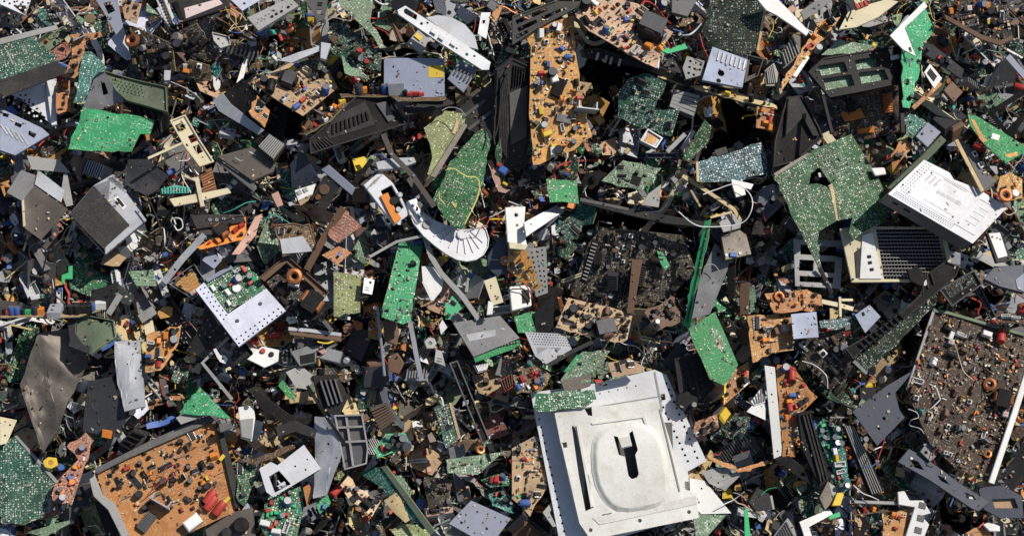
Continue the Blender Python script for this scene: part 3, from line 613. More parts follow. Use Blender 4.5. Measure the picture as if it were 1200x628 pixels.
# name | material height(cm) slope-x slope-y thickness(mm) | outline in photo pixels | what it is;more | parts and holes
THINGS = '''
perforated_sheet|mw 8 -.1 -.3|0,0 36,0 29,18 0,5|white perforated panel;cut off by the upper left corner|hr=5,2,30,12,5,1.6 9,0,32,8,4,1.6 20,2,33,4,3,1.5 & dn=6
slotted_grille|pg 5 .2 .3|0,7 26,18 21,34 0,31|shaded slotted grille;dark grey, right under the white corner panel|q=3,11 6,12 5,17 2,16/9,14 12,15 11,20 8,19/15,17 18,18 17,23 14,22/3,20 6,21 5,27 2,26/9,22 12,23 11,29 8,28/15,25 18,26 17,31 14,30
circuit_board|gd 9 -.1 -.25|0,54 38,43 48,54 64,63 68,72 0,95|green solder side board above black bar;its joints bright, at the left edge|p=stiffener:gr:0:3:0,46 66,30 69,35 0,53 & p=cover_strip:pd:1:4:0,95 68,72 75,88 6,115 0,110 & x=trace_bar:gr:20,2,1:-66:12,68
slotted_grille|mw 4 -.1 -.1|0,109 52,97 66,151 60,152 0,121|white slotted grille;half shaded, under the black bar|hr=30,112,52,138,6,1.5 24,112,48,142,6,1.5 4,114,40,136,7,1.5 10,112,34,120,4,1.5 & dent=4 & p=post:mw:0:18:54,97 67,94 67,148 61,149
metal_cover|mx 9 -.15 -.2|0,127 49,150 58,158 18,182 0,176|lavender metal cover with louvres;in the left edge under the white grille|q=3,132 11,134 9,138 3,136/18,143 26,146 24,150 17,147/34,153 43,157 40,162 33,158 & x=louvre:ms:15,2,2:-56:5,152 11,155 17,158 23,161 29,164 & dn=14
circuit_board|bo 8 -.2 -.1|82,41 125,37 124,42 101,48 93,75 88,92 78,90 84,60|upright orange board strip;with a black part, left of the teal folded board|c=dark:9 & k=hsu:.8:20:92,47
circuit_board|bo 6 -.2 -.2|67,96 82,94 83,131 67,134|small orange board remnant;beside the white post of the slotted grille|c=orange:6
circuit_board|gt 8 -.35 -.1|98,60 108,60 126,79 108,93 98,120 85,122 93,85|teal folded circuit board;upper end bent dark, above the bright stepped board|dent=7
metal_trough|gs 8 .15 -.35|122,85 196,104 197,133 150,120 137,108|grey green perforated trough;open towards the bright stepped board|hr=132,94,165,102,8,1.1 134,98,166,106,8,1.1 137,102,167,110,8,1.1 140,106,168,114,7,1.1 & up=9 & dent=3
metal_plate|mg 7 -.2 .1|97,127 110,93 122,86 135,103 146,118 114,131|torn grey metal wing;left of the perforated trough|q=118,96 122,95 127,110 121,112 & dent=6
plastic_casing|pk 6 .2 .2 12|143,120 197,134 196,160 181,166 174,137 152,130|black casing end behind stepped board;under the perforated trough|fin=rib:pd:5:9:1.4:150,124 192,134 192,158 180,162
circuit_board|gb 11 -.15 -.3|97,126 181,141 176,157 164,157 154,178 80,175|bright green board with stepped end;bare solder side, below the perforated trough|
plastic_sheet|pl 9 -.1 -.2 4|112,0 138,0 144,32 136,41 122,15|blue grey panel with small window;leaning at the top edge|q=121,4 129,2 135,13 127,17
circuit_board|bt 7 -.1 -.3|142,0 166,5 160,28 146,22|tan board scrap at the top edge;right of the blue grey windowed panel|c=orange:6
circuit_board|gl 8 -.2 -.2|172,4 186,18 171,14|tiny pale green splinter;near the top edge over the dark dusty board|
circuit_board|bk 6 .15 .1|144,28 172,38 202,52 206,84 156,80|dark dusty board with soot covered parts;right of the tan board scrap|c=dark:26
plastic_casing|pd 8 0 -.1 22|196,0 266,0 270,9 212,27|black box with pinkish label;tilted at the top edge|fin=rib:pk:3:6:1.4:202,3 209,2 216,22 212,24 & p=label:pp:.2:.6:216,10 256,-1 261,5 218,22
socket_strip|gr 10 -.1 -.25 3|290,21 334,0 343,0 350,7 303,36|grey connector panel with round sockets;small printed symbols on its face|b=socket:pk:1.6:3:319,20 324,17 330,14 338,9 & x=printed_mark:md:2,1,.4:26:303,23 307,21 311,19 315,17 302,27 306,25 310,23 & dn=8
metal_plate|mv 6 -.1 -.3|270,0 306,0 284,13|pale blue metal corner at the top edge;left of the grey connector panel|
circuit_board|bk 6 .1 .1|200,40 230,27 259,66 236,71 204,58|black dusty three cornered board;below the black box with pinkish label|c=dark:10 & x=rib:pd:46,4,8:-20:218,60
metal_bracket|gr 8 -.2 -.3|248,39 268,44 270,54 258,58 250,49|small pale metal bracket;on the tip of the three cornered board|h=256,46,1.6 & up=7
plastic_sheet|pg 8 .1 -.2 5|357,0 384,0 380,23 372,26|grey slotted panel hanging from top edge;right of the round socket panel|q=372,3 378,3 377,8 371,8/371,11 377,11 376,17 372,17
metal_casing|pk 6 .1 .1 5|262,110 284,92 309,117 303,153 270,122|black case back in a perforated rim;under the round blue capacitor|p=rim_strip:ms:1:3:250,118 261,109 271,122 310,153 303,158 257,130
circuit_board|bt 7 -.15 -.3|295,97 340,74 385,82 396,103 355,136 330,121|cream board crowded with small parts;left of the black printer frame|c=mix:34 & k=lcapk:1.6:35:317,104 & k=trfk:1:20:338,97 & p=daughter_board:dk:14:2:350,70 385,78 380,88 352,78
circuit_board|bo 9 -.3 -.2|301,112 316,130 310,150 291,131|orange board fragment tipped on edge;in front of the perforated rim case|c=smd:4 & k=conw:.9:50:303,128
circuit_board|bb 9 .2 -.7|350,157 407,114 416,114 387,141 358,158|narrow board bristling with coloured parts;propped over the black printer frame|c=mix:16
circuit_board|bb 6 .1 .2|200,82 222,70 246,77 248,95 216,89|brown board corner with pinkish parts;under the three cornered board|c=orange:8
metal_strip|ms 9 -.1 -.4|324,71 376,54 380,58 342,74|thin silver strip with bright end;behind the cream board|p=bent_end:ma:0:12:376,52 388,54 382,73 375,71
circuit_board|gl 10 -.2 -.15|397,0 437,0 434,24 453,56 445,57 434,40 398,5|pale green pointed board strip;hanging from the top edge|
circuit_board|gd 7 .1 -.1|385,28 398,25 447,62 446,83 410,76 385,56|dark green angular board with red buttons;left of the silver power cover|c=dark:9 & b=button:re:3:9:422,60 430,73 & b=rivet:ma:1:3:438,82
circuit_board|gl 8 -.1 -.3|400,64 434,93 404,86|pale green triangular shard;left of the silver power cover|
metal_bracket|mw 13 -.1 -.15|466,12 475,7 522,37 575,73 573,82 565,82 518,52 467,17|long white bracket with slot;lying across the white round cowl|q=473,12 476,10 489,18 488,24 474,16 & h=494,28,1.8 547,64,2 556,66,1.6 535,57,1.2 501,27,1.4 & dn=9 & x=clip:wh:7,5,8:-35:508,38 517,45 531,52 & dent=.6
cowl|mw 9 .1 -.1 5|499,21 513,18 530,21 545,29 556,42 560,58 548,55 520,36|white round cowl behind the bracket;showing as a pale half disc|
metal_cover|mx 8 -.05 -.1|450,68 521,69 521,116 498,115 470,107 450,100|silver power cover with yellow sticker;flat sheet in the upper middle|p=sticker:ye:.3:.4:502,77 520,77 520,91 502,91 & h=517,72,.9 517,110,1 & dn=14 & dent=1
circuit_board|bb 9 0 -1.6|398,110 460,107 468,114 521,113 521,117 466,118 458,112 400,114|board seen edge on below silver cover;with red and blue capacitors standing on it|k=filr:1:0:483,112 489,112 494,113 & k=capb:1.2:0:451,109 & k=filo:1.4:0:426,109 & k=capn:1:0:421,110 & k=caps:1.3:0:436,109 443,109 475,112 & k=filr:.9:0:480,113 & k=hsu:.9:0:465,112
metal_casing|gr 7 -.2 -.2 16|477,50 490,35 503,46 495,63|small grey module with yellow coil;between white bracket and silver cover|x=coil:ye:9,6,5:-40:490,44
heat_sink|pl 9 -.1 -.1 8|524,93 539,70 559,83 543,109|blue grey finned module;under the lower end of the white bracket|fin=fin:pg:5:8:1.5:537,76 556,88 550,98 531,86
printer_chassis|pk 8 -.05 -.1 10|362,164 392,137 417,113 457,111 476,146 420,163 364,181|black plastic frame with comb recess;in front of the silver cover|p=recess:pd:0:2:382,155 391,138 428,119 440,146 386,163 & rim=7,pd,rim & fin=comb_tooth:pk:9:9:2:388,146 432,130 434,140 388,158 & fin=vent:pd:6:5:1.2:366,168 380,160 392,168 372,178 & p=slot_block:pg:0:7:440,122 452,119 463,139 455,144
plastic_sheet|pn 6 -.1 -.2 4|507,0 523,0 523,18 511,15|blue panel at the top edge;right of the white bracket's upper end|
plastic_casing|pn 7 .1 .1 10|535,3 560,20 547,30 532,13|dark blue box near top edge;above the white round cowl|h=548,14,1.5
metal_plate|mw 10 -.2 -.2|564,15 575,15 570,46 560,40|white torn metal flap;right of the white round cowl|q=565,24 569,24 568,28 564,28
circuit_board|bo 9 -.2 -.2|575,18 590,4 581,25|orange triangular scrap at top;touching the white torn flap|
plastic_wedge|pd 7 -.4 .2 16|582,82 600,68 624,78 622,150 614,196 586,200 577,160|large dark grey faceted wedge;left of the tall orange board|p=facet:pg:0:5:596,110 618,100 616,160 598,170 & fin=rib:pd:5:14:1.6:584,92 594,86 592,186 582,170 & fin=vent_rib:pk:7:8:1.2:600,76 622,82 620,96 598,104 & rim=5,pd,rim
plastic_casing|pd 5 .1 -.15 10|520,140 556,112 577,95 582,130 575,165 548,152|charcoal triangular casing;above the two leaning green boards|x=rib:pg:34,4,6:38:556,128 563,142
plastic_bar|pd 7 0 -.2 8|472,125 532,112 532,122 475,136|dark grey horizontal bar;below the board with red capacitors|
circuit_board|bo 10 -.15 -.1|617,43 632,32 672,18 679,94 682,124 694,160 667,178 625,194 620,134 622,60|tall orange board with heat sinks;standing right of the dark wedge|c=mix:60 & k=hslk:.55:-22:654,104 & k=hsu:1.3:80:684,132 & k=hsl:.4:80:660,140 & k=rlyw:1.2:10:648,92 & k=capt:1.5:0:636,148 & k=fily:1.6:-70:640,158 & k=filb:1.1:40:658,58 & k=filw:1.2:-20:654,34
plastic_lattice|pd 9 -.2 -.3 5|600,20 655,0 684,0 672,12 630,34 600,54|dark grey plastic lattice;bars in the upper middle, above the tall orange board|q=604,24 640,9 642,13 606,29/606,33 628,23 630,27 608,38/634,20 660,9 661,12 636,24/604,42 618,35 619,39 606,46 & rim=5,pd,rim
plastic_bar|pd 8 0 -.3 6|600,46 628,32|grey ladder bar left of orange board;ends at its upper corner|bar=7 & x=rung:pg:2,8,6:30:606,43 612,40 618,37
circuit_board|pc 11 -.15 -.35|677,8 720,-4 752,8 789,38 775,58 770,80 756,74 716,51 690,36 675,20|pinkish cream board packed with parts;diagonal along its dark lower edge|c=mix:48 & k=trfk:1.6:20:761,38 & k=capk:1.6:0:684,10 & k=filb:1.2:60:734,26
plastic_beam|pk 7 .1 .3 16|679,60 700,58 752,70 815,95 860,108 905,124 900,131 812,104 750,80 682,68|long black beam;with pale clips, crossing under the pinkish board|x=clip:gr:3,9,6:-15:700,66 710,69 716,71 726,73
circuit_board|bt 9 .05 -1.1|770,84 790,92 850,108 910,124 911,128 850,114 772,90|cream board edge along the black beam;with small parts standing on it|c=mix:14
circuit_board|gd 6 .1 .1|725,107 737,92 760,86 781,97 766,130 797,127 787,160 750,150 724,138|dark green rounded board;in the black gap right of the tall orange board|c=smd:8
tuner_box|ms 9 -.2 -.2 10|749,166 758,152 776,163 768,175|open tuner box with orange bottom;above the pale sagging board|p=bottom:bo:.3:1:754,165 760,156 771,163 765,170 & rim=8,ms,rim
plastic_scrap|gp 10 -.2 -.3 3|777,55 786,58 802,50 806,57 783,63 775,60|green leaf shaped scrap;at the right end of the pinkish board|
plastic_scrap|mw 10 -.2 -.3 2|765,72 775,57 772,81|white triangular splinter;just below the pinkish board|
plastic_casing|pg 8 -.1 -.2 20|787,0 817,0 806,20 787,15|grey block at the top edge;left of the big dark green board|
circuit_board|dk 8 .05 -.05|822,38 833,0 899,0 887,60 872,64 838,56|big dark green speckled board;at the top edge above the ridged shield|p=edge_rail:bt:0:4:897,0 900,0 889,60 886,60
metal_shield|mx 11 -.15 -.25|835,55 876,70 870,103 823,94|blue grey metal shield with ridges;below the big dark board|x=ridge:ms:13,2.2,3:-104:842,66 847,68 852,70 857,71 862,73 867,75 872,77 & h=845,86,4.2 842,95,3 & dn=10 & dent=1
perforated_sheet|gr 10 -.1 -.3|800,80 805,66 826,72 823,88 804,93|small pale panel with nine holes;left of the ridged shield|h=809,72,1.7 815,74,1.7 821,76,1.7 808,79,1.7 814,81,1.7 820,82,1.7 807,86,1.7 813,88,1.7 & dn=5
metal_box|mb 8 .1 -.1 6|875,65 895,70 888,90 872,98|open brown metal box;right of the ridged shield|q=879,70 891,73 886,86 876,90 & up=10
heat_sink|mb 9 -.2 -.1 6|915,62 930,40 938,43 938,64 918,81|brown ribbed heat sink;standing above the curved orange strip|fin=fin:gr:6:9:1:915,64 929,42 937,62 919,78
heat_sink|mb 9 -.2 -.1 6|896,83 907,74 912,86 910,101 898,101|smaller brown heat sink;left of the curved orange strip|fin=fin:gr:5:7:1:897,84 906,76 910,98 899,99
plastic_bracket|wh 13 -.15 -.25 6|888,0 912,0 930,18 948,37 945,42 928,30 910,18 898,12|white forked plastic bar;reaching down from the top edge|
plastic_sheet|pg 8 -.1 -.2 5|938,14 962,-2 976,0 955,16 942,24|grey blade at the top edge;right of the white forked bar|
plastic_casing|pe 11 -.1 -.3 7|983,35 994,14 1015,6 1040,-1 1053,2 1030,20 1004,32|pale curved casing with red coil;at the top edge|x=coil:re:4,7,7:20:1004,9 1009,7 1014,5 & b=screw:md:1.2:1:998,22
circuit_board|bo 9 -.2 -.3|947,47 960,25 985,20 972,40 955,57 932,84 915,108 916,95 930,77|curved orange board strip;running down from the white forked bar|c=mix:11 & k=capg:1.3:0:957,60
plastic_tube|wh 11 -.2 -.2 7|931,90 947,66|short white tube on orange strip;lying at its lower bend|bar=5
plastic_housing|pk 8 -.25 .1 12|905,196 907,165 921,114 938,112 950,132 964,161 930,190|black curved housing;right of the dark gap, above the green board with torn hole|p=hood:pd:0:14:921,116 934,114 948,140 958,160 950,160 938,138 928,150 918,160 & rim=6,pd,rim
circuit_board|bo 8 -.2 -.1|887,125 908,128 907,156 886,150|small orange board by black housing;with blue and red parts|c=red:7
circuit_board|gl 5 -.1 -.3|962,65 984,47 1028,54 1000,64|pale green board behind windowed frame;its top edge showing|
display_mask|pk 10 0 -.2 8|947,85 964,69 1054,54 1057,98 1010,108 972,115|black frame with four windows;green boards visible through it|q=959,78 989,73 993,84 963,89/1002,71 1027,67 1032,78 1005,82/965,93 997,88 1001,100 968,106/1007,86 1036,82 1041,93 1010,98 & p=mask:gl:-20:1:955,76 1048,60 1050,96 966,108 & rim=4,pk,rim & x=side_leg:pk:62,5,10:-88:1056,128 & x=side_leg:pk:46,4,10:-76:969,136 & p=end_cap:wh:8:5:1042,68 1052,66 1053,71 1043,73
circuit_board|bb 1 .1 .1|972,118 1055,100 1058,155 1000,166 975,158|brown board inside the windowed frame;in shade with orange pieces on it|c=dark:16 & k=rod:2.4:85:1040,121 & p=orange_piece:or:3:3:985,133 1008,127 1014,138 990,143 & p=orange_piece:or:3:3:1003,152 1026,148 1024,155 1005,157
circuit_board|gb 9 -.25 -.25|1060,31 1085,11 1096,35 1083,52 1080,70 1066,127 1058,126 1057,66|bright green tapering board;upper right, partly under a white plate|c=smd:4 & k=conl:.3:0:1066,75
plastic_plate|wh 11 -.2 -.2 4|1043,42 1083,2 1087,8 1060,33 1073,66 1058,58|white plate on tapering board;with one dark slot|q=1064,56 1067,55 1069,61 1066,62
circuit_board|gt 8 -.2 -.2|1062,130 1087,144 1075,168 1062,157|turquoise board corner;right of the windowed frame|
plastic_cover|pl 10 -.15 -.15 8|1073,160 1087,143 1103,155 1087,173|grey translucent looking cover;over the turquoise board corner|
heat_sink|md 8 .1 .1 12|1080,55 1092,52 1130,82 1126,93 1082,63|long dark board stick;diagonal, right of the bright tapering board|c=caps:5
circuit_board|bk 7 .05 -.1|1100,4 1145,-2 1182,8 1186,46 1170,53 1135,38 1106,20|black board with curved tan rim;upper right with red and yellow parts|c=mix:30 & p=curved_rim:bw:2:10:1105,18 1110,20 1135,34 1150,42 1170,49 1185,42 1186,47 1171,55 1149,48 1133,39 1107,24
circuit_board|gb 10 -.2 -.3|1134,134 1151,140 1200,170 1200,179 1178,192 1158,174 1137,147|bright green board with orange trace;at the right edge|p=wide_trace:bo:.2:.4:1137,139 1142,141 1152,160 1166,175 1180,181 1192,178 1193,182 1180,186 1163,179 1148,163 & p=label:wh:.2:.3:1163,156 1172,159 1170,165 1161,162
plastic_surround|pk 8 .05 .1 6|1157,132 1200,104 1200,140 1184,165|black open frame at right edge;above the board with orange trace|q=1166,133 1200,112 1200,132 1180,152
plastic_block|bw 8 -.2 -.2 14|1106,106 1116,95 1129,108 1118,120|brown cubical block;below the long dark board stick|
plastic_card|wh 9 -.2 -.2 3|1083,85 1090,75 1104,92 1095,104|white card with dark window;leaning on the tapering board|p=window:pk:.2:1:1086,86 1090,80 1098,90 1094,96
metal_bar|bo 8 -.2 -.3 4|1070,127 1103,97|thin copper brown bar;beside the turquoise board corner|bar=5
plastic_bar|pl 9 -.1 -.2 6|1181,66 1204,92|blue grey bar at right edge;above the black open frame|bar=7
metal_housing|mb 9 -.1 -.2 2|27,232 40,217 80,246 48,281 28,266|folded sheet metal housing;brown grey with pale flaps, left of the drive|p=flap:ms:6:2:45,200 76,224 72,238 41,217 & p=flap:gr:10:2:32,184 70,189 83,204 38,200 & p=flap:mg:2:2:25,200 42,206 39,220 26,236 8,226 & p=flap:gr:4:3:75,204 79,204 86,241 78,243 72,226 & p=bright_edge:pe:-2:4:25,232 28,232 30,265 27,266
disc_drive|ms 9 -.2 -.2 24|80,252 110,217 132,204 172,258 124,298|silver drive with dark square top;below the bright stepped board|p=dark_lid:pd:0:4:81,252 110,218 152,264 121,292 & hr=128,210,147,224,5,1.4 133,207,151,222,5,1.2 & p=slot_frame:wh:.3:1:133,233 138,230 149,242 144,246 & p=slot:pk:1.3:.6:136,233 139,232 146,241 143,243 & b=chip:bt:2:2:99,243
plastic_plate|md 8 -.05 -.1 3|150,187 175,187 197,207 185,222 172,230 147,216|dark grey rounded plate;right of the drive with dark square|
plastic_bracket|pe 11 -.2 -.2 6|199,142 217,135 234,164 251,190 234,196 217,174 212,165|beige plastic mechanism;with open cells, right of the bright stepped board|q=220,160 227,157 232,165 224,168/226,172 233,169 238,178 231,181/205,147 214,143 218,151 209,156 & rim=6,pe,rim & x=arm:pe:44,3,5:24:194,177
plastic_bracket|pe 10 -.1 -.3 7|198,233 225,228 267,220 271,226 230,237 204,242|beige lever with upright;below the beige mechanism|x=upright:pe:38,5,8:-78:234,226 & x=cross_piece:pe:16,4,9:-20:224,210
connector_strip|tq 9 -.1 -.3 5|189,221 206,217 223,220 221,226 190,227|teal comb connector;left of the beige lever|fin=tooth:gt:9:5:1:191,219 221,220 221,225 191,226
spring_comb|bw 8 -.1 -.2 4|234,203 248,196 254,222 240,228|brown comb of contacts;above the beige lever|fin=contact:cu:7:5:1.2:235,205 240,226 253,221 247,198
disc_drive|mb 9 .05 -.35 14|254,183 295,172 324,190 320,201 296,212|brown grey drive box;perforated side below, near the black finned heat sink|x=slot:md:9,2,.5:-25:276,190 & h=308,188,1 & p=side_rail:pg:-22:8:252,186 255,184 297,213 296,222 & x=scratch:ms:9,1.5,.4:-30:279,187 296,180
heat_sink|pk 10 -.1 -.2 5|302,174 315,157 336,170 322,191|black finned heat sink;above the brown grey drive box|fin=fin:gr:9:12:1.1:303,173 321,188 334,171 316,159
plastic_sheet|pn 6 .1 .1 4|340,192 355,177 372,207 370,216 342,221|navy blue panel;below the black comb frame|
monitor_surround|pl 9 0 -.1 8|376,199 385,193 416,220 412,229|blue grey frame bar;above the dark speaker panel|
speaker_board|pd 8 .1 .05 5|364,232 380,206 399,218 381,248|dark speaker panel;small round speaker with copper centre|b=speaker_rim:bw:6:4:380,222 & b=copper_center:cu:3.2:10:373,231
metal_bar|bw 10 .2 -.2 6|402,243 380,277 359,316|long dark brown bar;sloping down from the blue grey frame bar|bar=7
socket_box|pd 9 -.1 -.35 16|222,251 284,251 288,260 230,268|black socket box with three round jacks;under the beige lever|b=jack:ma:2:3:246,258 254,258 262,257 & b=hole:pk:1:4:246,258 254,258 262,257
circuit_board|or 9 -.15 -.45|231,290 288,254 289,281 236,292|orange triangular board;below the black socket box|c=red:6 & k=trfc:.9:0:259,274
circuit_board|bb 8 -.05 -.15|320,263 363,262 372,292 331,301|brown board under a crumpled plate;below the small dark capacitors|p=crumpled_plate:ms:5:3:328,281 355,277 366,295 331,298 & c=orange:5:325,265 362,264 363,274 326,276 & rim=3,bw,rim
plastic_connector|wh 10 -.1 -.2 10|345,223 370,215 366,228 350,238|lavender white connector chunk;left of the dark speaker panel|x=cell:gr:5,5,4:30:351,226 358,223 & p=tan_side:bt:-2:8:349,236 365,228 361,236 352,242
plastic_scrap|pi 9 -.1 -.2 5|318,228 326,224 332,240 325,243|small pink block;left of the lavender white connector|
ribbon_cable|pi 10 -.2 -.2 2|299,254 307,251 300,275 281,298 271,299 288,275|pink ribbon strip;right of the orange triangular board|dent=6
metal_plate|mx 8 -.1 -.2|237,305 247,293 260,305 251,315|pale blue square plate;above the orange stuffed tray|
metal_strip|ms 9 -.2 .1|192,331 214,303 240,275|slanting silver strip;left of the orange stuffed tray|bar=8 & h=205,316,1.5
metal_tray|mg 6 0 -.1|197,332 228,309 246,338 226,351|tray stuffed with orange scraps;under the perforated white chassis|up=14 & c=orange:6 & p=orange_foil:bo:4:4:203,333 226,316 236,338 226,346
circuit_board|gy 8 -.15 -.1|497,150 521,130 547,134 547,148 509,209 501,204 506,180|olive green leaning board;left one of the two leaning boards|p=edge_strip:mb:1:5:542,144 548,147 510,209 503,207 & p=connector_strip:bt:.5:5:534,141 538,142 533,158 529,157
circuit_board|gv 12 -.2 -.1|567,150 574,165 571,190 563,227 543,270 532,266 507,234 521,208 527,190 540,175 556,157|large leaf shaped green board;yellow line on it, above the white fan cowl|p=yellow_line:yo:.2:.3:521,200 526,197 533,197 540,202 548,206.5 557,206.5 562,211 563,220 560,233 553,248 545,263 544,262 551.5,247 558.5,232 561.5,220 560.5,211.5 557,208 548,208 539,203.3 533,198.3 526,198.5 & p=yellow_line:yo:.2:.3:514,225 515.2,225 515.5,232 522,239 521.2,240 514.3,233 & x=component:yo:7,3,2:-50:532,240 
fan_cowl|mw 9 -.2 -.25 3|476,242 488,236 497,250 506,258 522,264 540,270 555,269 565,264 570,270 573,280 572,290 567,299 558,305 547,307 535,305 522,298 510,289 496,277 484,262|white ribbed fan cowl;under the point of the leaf shaped board|rad=rib:mw:4:541,262:.35:572,290 567,299 558,305 547,307 535,305 522,298 510,289 500,281 & up=5 & b=hub:mw:6:10:541,276 & b=gear:pk:4:9:486,246 & b=gear:ma:3:12:492,252 482,252 & b=gear:gr:5:6:500,264 & x=clamp:pg:12,6,9:-50:493,243 & b=screw:md:1.3:2:520,280
mechanism_box|mw 10 -.1 -.1 18|426,217 445,201 460,214 482,250 462,264|white mechanism box with black gears;left of the white fan cowl|q=446,224 459,217 473,243 461,252 & p=orange_bracket:or:4:5:445,230 454,226 463,246 470,256 462,263 455,250 & b=gear:pk:5:12:461,236 & b=gear:ma:3.2:15:468,229 466,246 & x=louvre:gr:14,1.4,1.5:50:435,216 439,213 443,210
metal_bar|mb 13 .1 -.1 5|449,157 459,181 482,204 495,222 509,242|bent grey brown arm;reaching over the white mechanism box|bar=6 & b=pin:ma:1.5:4:459,181 485,206
plastic_scrap|wh 9 -.2 -.2 7|476,236 488,232 494,248 500,258 489,262 480,250|lumpy white fitting;between mechanism box and fan cowl|b=stud:ms:2:6:484,241 491,255
circuit_board|gb 11 -.15 -.25|468,282 495,288 486,345 482,376 472,380 447,371 455,335|bright green long board;upright in the middle, below the fan cowl|c=smd:3 & k=jmp:1:80:474,352 480,310 470,330
metal_rod|gr 10 0 -.2 3|433,301 465,283 497,276|thin grey rod;running to the top of the bright long board|bar=3
plastic_surround|pk 9 0 .1 6|404,224 433,186 438,188 410,229|black slanting frame bar;left of the crushed silver cylinder|
metal_cylinder|ms 10 -.1 -.3 14|440,190 460,185 485,184 488,190 470,197 443,199|crushed silver cylinder;under the bent grey brown arm|b=cap:ma:2:4:481,188
circuit_board|pi 9 .2 -.3|572,188 576,187 589,220 598,222 592,226 584,224|pink board strip with blue cube;right of the leaf shaped board|x=cube:bl:9,8,14:-30:590,201 & x=block:re:5,4,9:-30:585,194 & x=block:ye:6,3,6:-30:592,216
circuit_board|gm 9 .3 -.1|580,182 586,162 588,184 582,193|narrow upright green shard;right of the leaf shaped board|
motor|pn 6 -.1 .1 30|571,300 585,278 603,284 606,318 582,324 572,315|blue grey motor;right of the white fan cowl's rim|b=bearing:cu:6:6:592,305 & b=shaft:ma:2:16:592,305
circuit_board|br 9 -.2 -.2|384,275 403,244 424,265 396,285|red brown speckled board;right of the long dark brown bar|
circuit_board|bo 8 -.2 -.25|377,299 396,288 412,296 396,310|orange foil board scrap;below the red brown speckled board|k=filb:1:20:397,299
flat_cable|gr 10 -.1 -.1 3|498,277 505,300 517,320 542,347 561,374|flat grey cable;winding down from the fan cowl|bar=6
circuit_board|gb 10 -.2 -.3|640,210 676,212 678,239 645,237|bright green square board;right of the blue cube, flat|p=pale_trace:gl:.2:.3:641,219 655,220 664,214 676,213 676,216 665,218 656,223 641,222
metal_bracket|ma 10 -.2 -.3|614,261 652,240 661,247 617,277|shiny bent metal plate;below the bright square board|h=622,263,1 & dn=8 & dent=3
circuit_board|gl 10 -.1 -.35|705,212 730,188 775,197 752,224|pale sagging green grey board;above the long black shelf|c=smd:4
plastic_shelf|pd 9 .1 -.3 10|679,232 692,234 737,244 810,257 842,262 840,268 780,262 736,252 680,238|long black shelf strip;above the big burnt cavity|p=light_edge:pg:0:2:680,232 737,244 736,247 680,236
metal_bracket|gr 10 -.2 -.1|752,240 760,227 775,216 772,243|pale triangular bracket;on the black shelf strip|h=766,232,1.2
plastic_comb|pk 8 .15 0 8|679,330 694,280 703,283 686,332|black comb strip with white teeth;in the left part of the burnt cavity|fin=tooth:gr:11:7:1.6:682,328 695,283 701,285 687,330
circuit_board|bk 2 .08 .05|690,285 706,266 800,276 816,318 790,342 746,370 700,357 668,346|soot black board in burnt cavity;crowded with dark parts|c=dark:62
circuit_board|bt 7 -.15 -.25|651,384 666,349 700,357 741,370 735,398 720,401 694,394|cream board with black parts;in front of the burnt cavity|c=dark:44 & k=trfl:.9:25:708,386
metal_strip|bw 7 .1 0 4|741,304 753,304 742,367 735,367|upright brown strip;in the middle of the burnt cavity|h=741,322,1 741,330,1
circuit_board|gd 7 0 0|650,267 668,253 685,260 677,280 657,281|small dark green rounded board;right of the shiny bent plate|c=smd:3
circuit_board|gb 5 -.1 -.2|770,294 776,295 785,311 780,317 774,308|bright green sliver;deep in the burnt cavity|
circuit_board|bw 6 -.2 -.2|755,366 787,347 800,352 797,377 770,388|brown round cornered board;right of the cream board with black parts|c=dark:14
plastic_clip|wh 10 -.2 -.2 8|592,243 616,242 614,270 618,288 595,284|white plastic clip with holes;left of the shiny bent plate|h=605,252,2.4 606,264,1.6 & p=finger:pe:0:10:595,284 618,288 614,294 596,292
perforated_strip|gr 7 .1 -.1 3|617,291 640,289 642,343 628,348|grey strip with three rows of holes;below the white clip|hr=623,296,632,342,9,1.4 629,295,636,340,9,1.3 635,293,639,336,8,1.3
circuit_board|bo 8 .1 .1|594,316 596,291 613,287 634,335 627,341|brown orange board with pale capacitors;left of the grey holed strip|c=mix:10
plastic_box|wh 9 -.1 -.2 18|597,336 621,333 623,358 600,364|white box with coloured wires;left of the holed strip's lower end|p=dark_end:pk:0:1:611,340 620,339 621,354 612,356 & k=wrr:1.2:60:612,340 & k=wrk:1.2:50:607,348
circuit_board|gb 6 -.2 -.2|602,369 628,365 628,389 607,390|green board below white box;with a row of holes|hr=625,368,625,388,4,1.2
plastic_sheet|pd 7 .2 .1 4|627,366 648,345 648,389 628,389|dark upright panel;left of the cream board with black parts|
circuit_board|gn 9 -.05 -.15|816,190 892,167 900,203 862,213 818,213|blue green board with white traces;left of the green board with torn hole|p=edge_rail:bt:0:4:815,190 818,190 819,214 816,213 & x=edge_clip:pd:15,8,3:17:845,178
circuit_board|gm 12 -.15 -.1|906,204 950,177 998,157 1012,180 1048,243 1033,262 1015,270 1000,281 995,272 999,255 980,259 960,271 958,284 963,312 960,314 938,272|large green board with torn hole;speckled with solder, right of centre|q=950,204 960,196 975,216 970,219 958,215 948,216 & p=crack_line:bt:.3:.8:970,218 975,215 977,222 982,258 980,258 973,224 & p=edge_rail:mb:.2:3:906,204 950,177 951,180 908,207 
wire_bracket|bt 10 0 -.2 4|800,206 830,225 860,245 867,257|thin golden bracket bars;above the tan metal can|bar=4 & x=strut:bt:26,2.5,4:14:845,252 & x=strut:bt:22,2.5,4:-60:815,233
